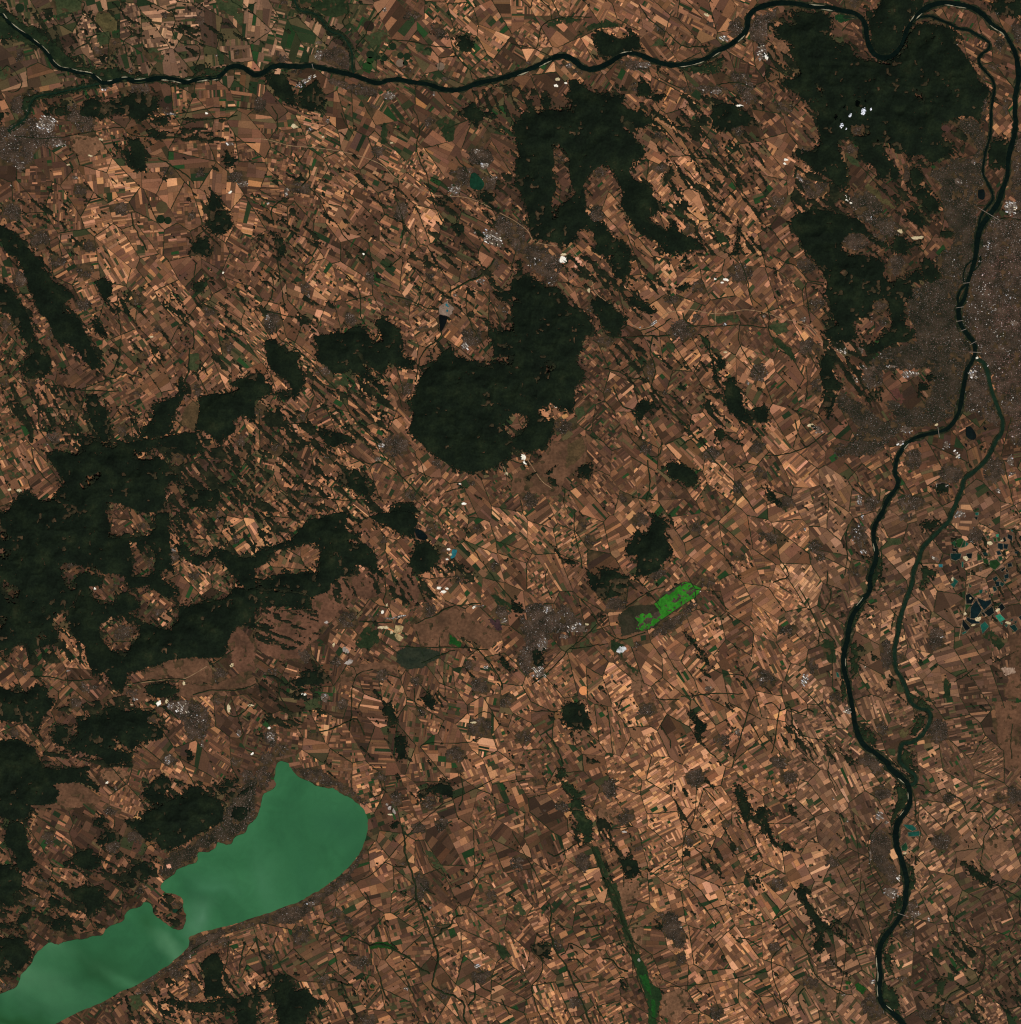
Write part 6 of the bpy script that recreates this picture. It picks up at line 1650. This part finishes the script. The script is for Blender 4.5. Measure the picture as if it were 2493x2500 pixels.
# ------------------------------------------------------------------ factory and warehouse estates
unit = bpy.data.meshes.new('hall')
hv = [(-.5, -.5, 0), (.5, -.5, 0), (.5, .5, 0), (-.5, .5, 0), (-.5, -.5, .9), (.5, -.5, .9), (.5, .5, .9), (-.5, .5, .9), (-.5, 0, 1.0), (.5, 0, 1.0)]
unit.from_pydata(hv, [], [[0, 1, 5, 4], [1, 2, 6, 9, 5], [2, 3, 7, 6], [3, 0, 4, 8, 7], [4, 5, 9, 8], [8, 9, 6, 7]]); unit.update()
UN = {}
def hallmesh(tone_):
    if tone_ not in UN:
        m = unit.copy(); m.name = 'hall'; mt, nt, b = newmat('hall_roof_%d' % tone_, 0.7, .2)
        base = [(240, 236, 228), (206, 198, 186), (172, 164, 154), (140, 130, 118), (184, 186, 190), (206, 192, 166)][tone_]
        f = noise(nt, posvec(nt), 9, 3)
        nt.links.new(ramp(nt, f, [(0.3, L4(tuple(int(v * .88) for v in base))), (0.7, L4(base))]), b.inputs['Base Color'])
        m.materials.append(mt); UN[tone_] = m
    return UN[tone_]
nh = 0
for (t, cx, cy, rx, ry, kind, rot) in estates:
    P = ellipse(t, cx, cy, rx, ry, rot, 11); c0 = P.mean(0); P = c0 + (P - c0) * RNG.uniform(.62, 1.12, (11, 1))
    c0 = P.mean(0); root = None
    if kind != 's': root = link('industrial_estate', poly_mesh('industrial_estate', P, Z_TOWN + .0012), M['estate'])
    else: root = link('industrial_estate', None)
    if kind == 's': root.location = (float(wx(c0[0])), float(wy(c0[1])), Z_TOWN)
    dens = {'w': .46, 'm': .27, 's': .06, 'g': .8}[kind]
    A = math.pi * rx * ry / LOC ** 2; a0 = R(rot if rot else random.choice((20, -25, 35, 50)))
    g = 0; smal = []; spots = []
    lim = 4 if kind == 's' else 9
    # rows of halls along the estate's own streets, thinning out towards its edges
    ca, sa = math.cos(a0), math.sin(a0); ex_, ey_ = rx / LOC, ry / LOC; v = -max(ex_, ey_)
    pskip = {'w': .30, 'm': .52, 's': .80, 'g': .06}[kind]
    while v < max(ex_, ey_):
        wrow = random.uniform(2.0, 4.4) if kind in 'wg' else random.uniform(1.5, 3.0); u = -max(ex_, ey_) + random.uniform(0, 3)
        while u < max(ex_, ey_):
            l = random.uniform(1.6, 7.5) if kind in 'wg' else random.uniform(1.3, 4.6); gap_ = random.uniform(.5, 1.6)
            um, vm = u + l / 2, v + wrow / 2; dx, dy = um * ca - vm * sa, um * sa + vm * ca
            cr, sr = math.cos(R(-rot)), math.sin(R(-rot)); qx, qy = dx * cr - dy * sr, dx * sr + dy * cr
            e4 = (abs(qx) / ex_) ** 3 + (abs(qy) / ey_) ** 3
            x, y = c0[0] + dx, c0[1] + dy
            ns_ = float(vnoise(np.array([x / 5.0]), np.array([y / 5.0]), 12)[0])
            if e4 < 1.1 and random.random() > pskip + .25 * e4 + (.35 if ns_ < .4 else 0) and not look(wmask, x, y):
                spots.append((x, y, l, wrow * random.uniform(.6, .95)))
            u += l + gap_
        v += wrow + random.uniform(.5, 1.4)
    for (x, y, l, w) in spots:
        tn = random.choice([0, 1, 2, 2, 3, 3, 4, 5] if kind in 'w' else [1, 2, 3, 3, 3, 4] if kind != 'g' else [2, 2, 4, 3])
        ang = -a0
        if l > 4.2 and g < lim:
            g += 1; nh += 1
            h = link('hall', hallmesh(tn), None, root)
            off_ = Vector((0, 0, 0)) if kind != 's' else root.location
            h.location = Vector((float(wx(x)), float(wy(y)), Z_TOWN)) - off_
            h.rotation_euler = (0, 0, ang); h.scale = (l * S, w * S, random.uniform(.010, .018))
        else: smal.append((x, y, l, w, ang, tn))
    if smal:
        q = np.array(smal); TC = np.array([lin(c) for c in [(240, 236, 228), (206, 198, 186), (172, 164, 154), (140, 130, 118), (184, 186, 190), (206, 192, 166)]])
        V, F, cc = boxes(q[:, 0], q[:, 1], q[:, 2], q[:, 3], q[:, 4], RNG.uniform(.008, .014, len(q)), TC[q[:, 5].astype(int)], Z_TOWN - .002)
        if kind == 's': V = V - np.array([root.location[:]])
        o2 = link('sheds', mesh_np('sheds', V, F, cc), M['roof'], root); o2['kind'] = 'stuff'
    if not root.children: bpy.data.objects.remove(root); continue
    lk_ = {'w': 'bright white factory roofs', 'm': 'pale grey and white warehouses', 's': 'scattered white city roofs', 'g': 'silvery grey square works'}[kind]
    place(root, 'industrial estate', lk_, float(c0[0]), float(c0[1]), 'industrial estates')
print('halls', nh)
# ------------------------------------------------------------------ quarries and spoil: stepped benches, each its own part
for qi, (t, cx, cy, rx, ry, kind) in enumerate(quarries):
    c0 = ellipse(t, cx, cy, 1, 1).mean(0); n = 16; rot = random.uniform(0, 3); el_ = random.uniform(0, 6)
    ang = np.linspace(0, 2 * np.pi, n, endpoint=False); rad = (1 + .35 * np.sin(2 * ang + rot) * random.uniform(.2, 1) + RNG.uniform(-.3, .3, n)) * .92
    root = None
    for b in range(3):
        k0, k1 = (1.0, .68, .36)[b], (.68, .36, 0.0)[b]; z = Z_ROAD + .010 - .0035 * b
        def ring(k, rr): return np.stack([c0[0] + rx / LOC * k * rr * np.cos(ang), c0[1] + ry / LOC * k * rr * np.sin(ang)], 1)
        o_ = ring(k0, rad); i_ = ring(max(k1, .001), rad)
        V = [(float(wx(p[0])), float(wy(p[1])), z) for p in o_] + [(float(wx(p[0])), float(wy(p[1])), z) for p in i_] + [(float(wx(p[0])), float(wy(p[1])), 0.0 if b == 0 else z) for p in o_] + [(float(wx(p[0])), float(wy(p[1])), z - .0035) for p in i_]
        F = []
        for j in range(n):
            j2 = (j + 1) % n
            F += [[j2, j, n + j, n + j2], [n + j2, n + j, 3 * n + j, 3 * n + j2]]
            if b == 0: F.append([j, j2, 2 * n + j2, 2 * n + j])
        me = bpy.data.meshes.new('quarry' if b == 0 else 'bench'); me.from_pydata(V, [], F); me.update()
        if b == 0: root = link('quarry', me, M['pit_' + kind])
        else: link('bench', me, M['pit_' + kind], root)
    lk_ = {'white': 'bright white quarry', 'sand': 'sandy yellow pit', 'grey': 'pale grey spoil ground', 'pink': 'pinkish bare pit', 'olive': 'yellow-green pit', 'bench': 'tan opencast mine with chequered benches', 'silver': 'silvery white drained fish pond', 'salt': 'pale salt flat', 'dark': 'dark grey pit'}[kind]
    place(root, 'quarry', lk_, float(c0[0]), float(c0[1]), 'quarries and pits', min_d=12)
# ------------------------------------------------------------------ bridges
for i, (t, x0, y0, x1, y1, lab) in enumerate(BRIDGES):
    a, b = pts(t, f'{x0} {y0} {x1} {y1}'); P = np.stack([a + (b - a) * u for u in np.linspace(0, 1, 7)])
    me, _ = strip_mesh('deck', P, 1.1, Z_SAND + .008, depth=Z_SAND + .006)
    c0 = P.mean(0); root = link('bridge', None); d = (b - a) / np.linalg.norm(b - a)
    link('deck', me, M['concrete'], root)
    for u in (.3, .7):
        p = a + (b - a) * u; Q = [p - d * .35 + np.array([-d[1], d[0]]) * .45, p + d * .35 + np.array([-d[1], d[0]]) * .45, p + d * .35 - np.array([-d[1], d[0]]) * .45, p - d * .35 - np.array([-d[1], d[0]]) * .45]
        link('pier', poly_mesh('pier', np.array(Q), Z_SAND + .0055, 0.0), M['concrete'], root)
    tag(root, lab, 'bridge', 'bridges over the river')
# ------------------------------------------------------------------ small clouds over the hill forest, 1.6 km up
import bmesh
CL = [(735, 845, 26, 'largest bright white cloud of the little group over the hill forest'), (636, 872, 15, 'small white cloud left of the largest one over the hill forest'),
      (572, 950, 18, 'small white cloud lowest left of the group over the hill forest'), (792, 828, 11, 'faint thin cloud right of the largest one over the hill forest'), (606, 976, 8, 'tiny faint cloud below the others over the hill forest')]
for (lx, ly, r_, lab) in CL:
    c0 = pts('30', f'{lx} {ly}')[0]; bm = bmesh.new(); rr = r_ / LOC * S
    for k in range(34):
        th = random.uniform(0, 6.28); d = rr * math.sqrt(random.random()) * 1.0
        rad = rr * random.uniform(.10, .34) * (1.1 - .6 * d / rr)
        mt = Matrix.Translation((d * math.cos(th) * .7 + d * .25 * math.sin(th), d * math.sin(th) * 1.1, random.uniform(-.1, .25) * rr)) @ Matrix.Diagonal((rad * random.uniform(.8, 1.4), rad * random.uniform(.8, 1.3), rad * .6, 1))
        bmesh.ops.create_icosphere(bm, subdivisions=2, radius=1.0, matrix=mt)
    for v in bm.verts:
        nz = float(fbm(np.array([v.co.x * 40 + lx]), np.array([v.co.y * 40 + ly]), 2.0, 2, 3)[0]) - .5
        v.co += v.normal * nz * rr * .12
    me = bpy.data.meshes.new('cloud'); bm.to_mesh(me); bm.free()
    for p in me.polygons: p.use_smooth = True
    o = link('cloud', me, M['cloud']); o.location = (float(wx(c0[0])), float(wy(c0[1])), 1.6)
    tag(o, lab, 'cloud', 'little clouds over the hill forest')
finish_labels()
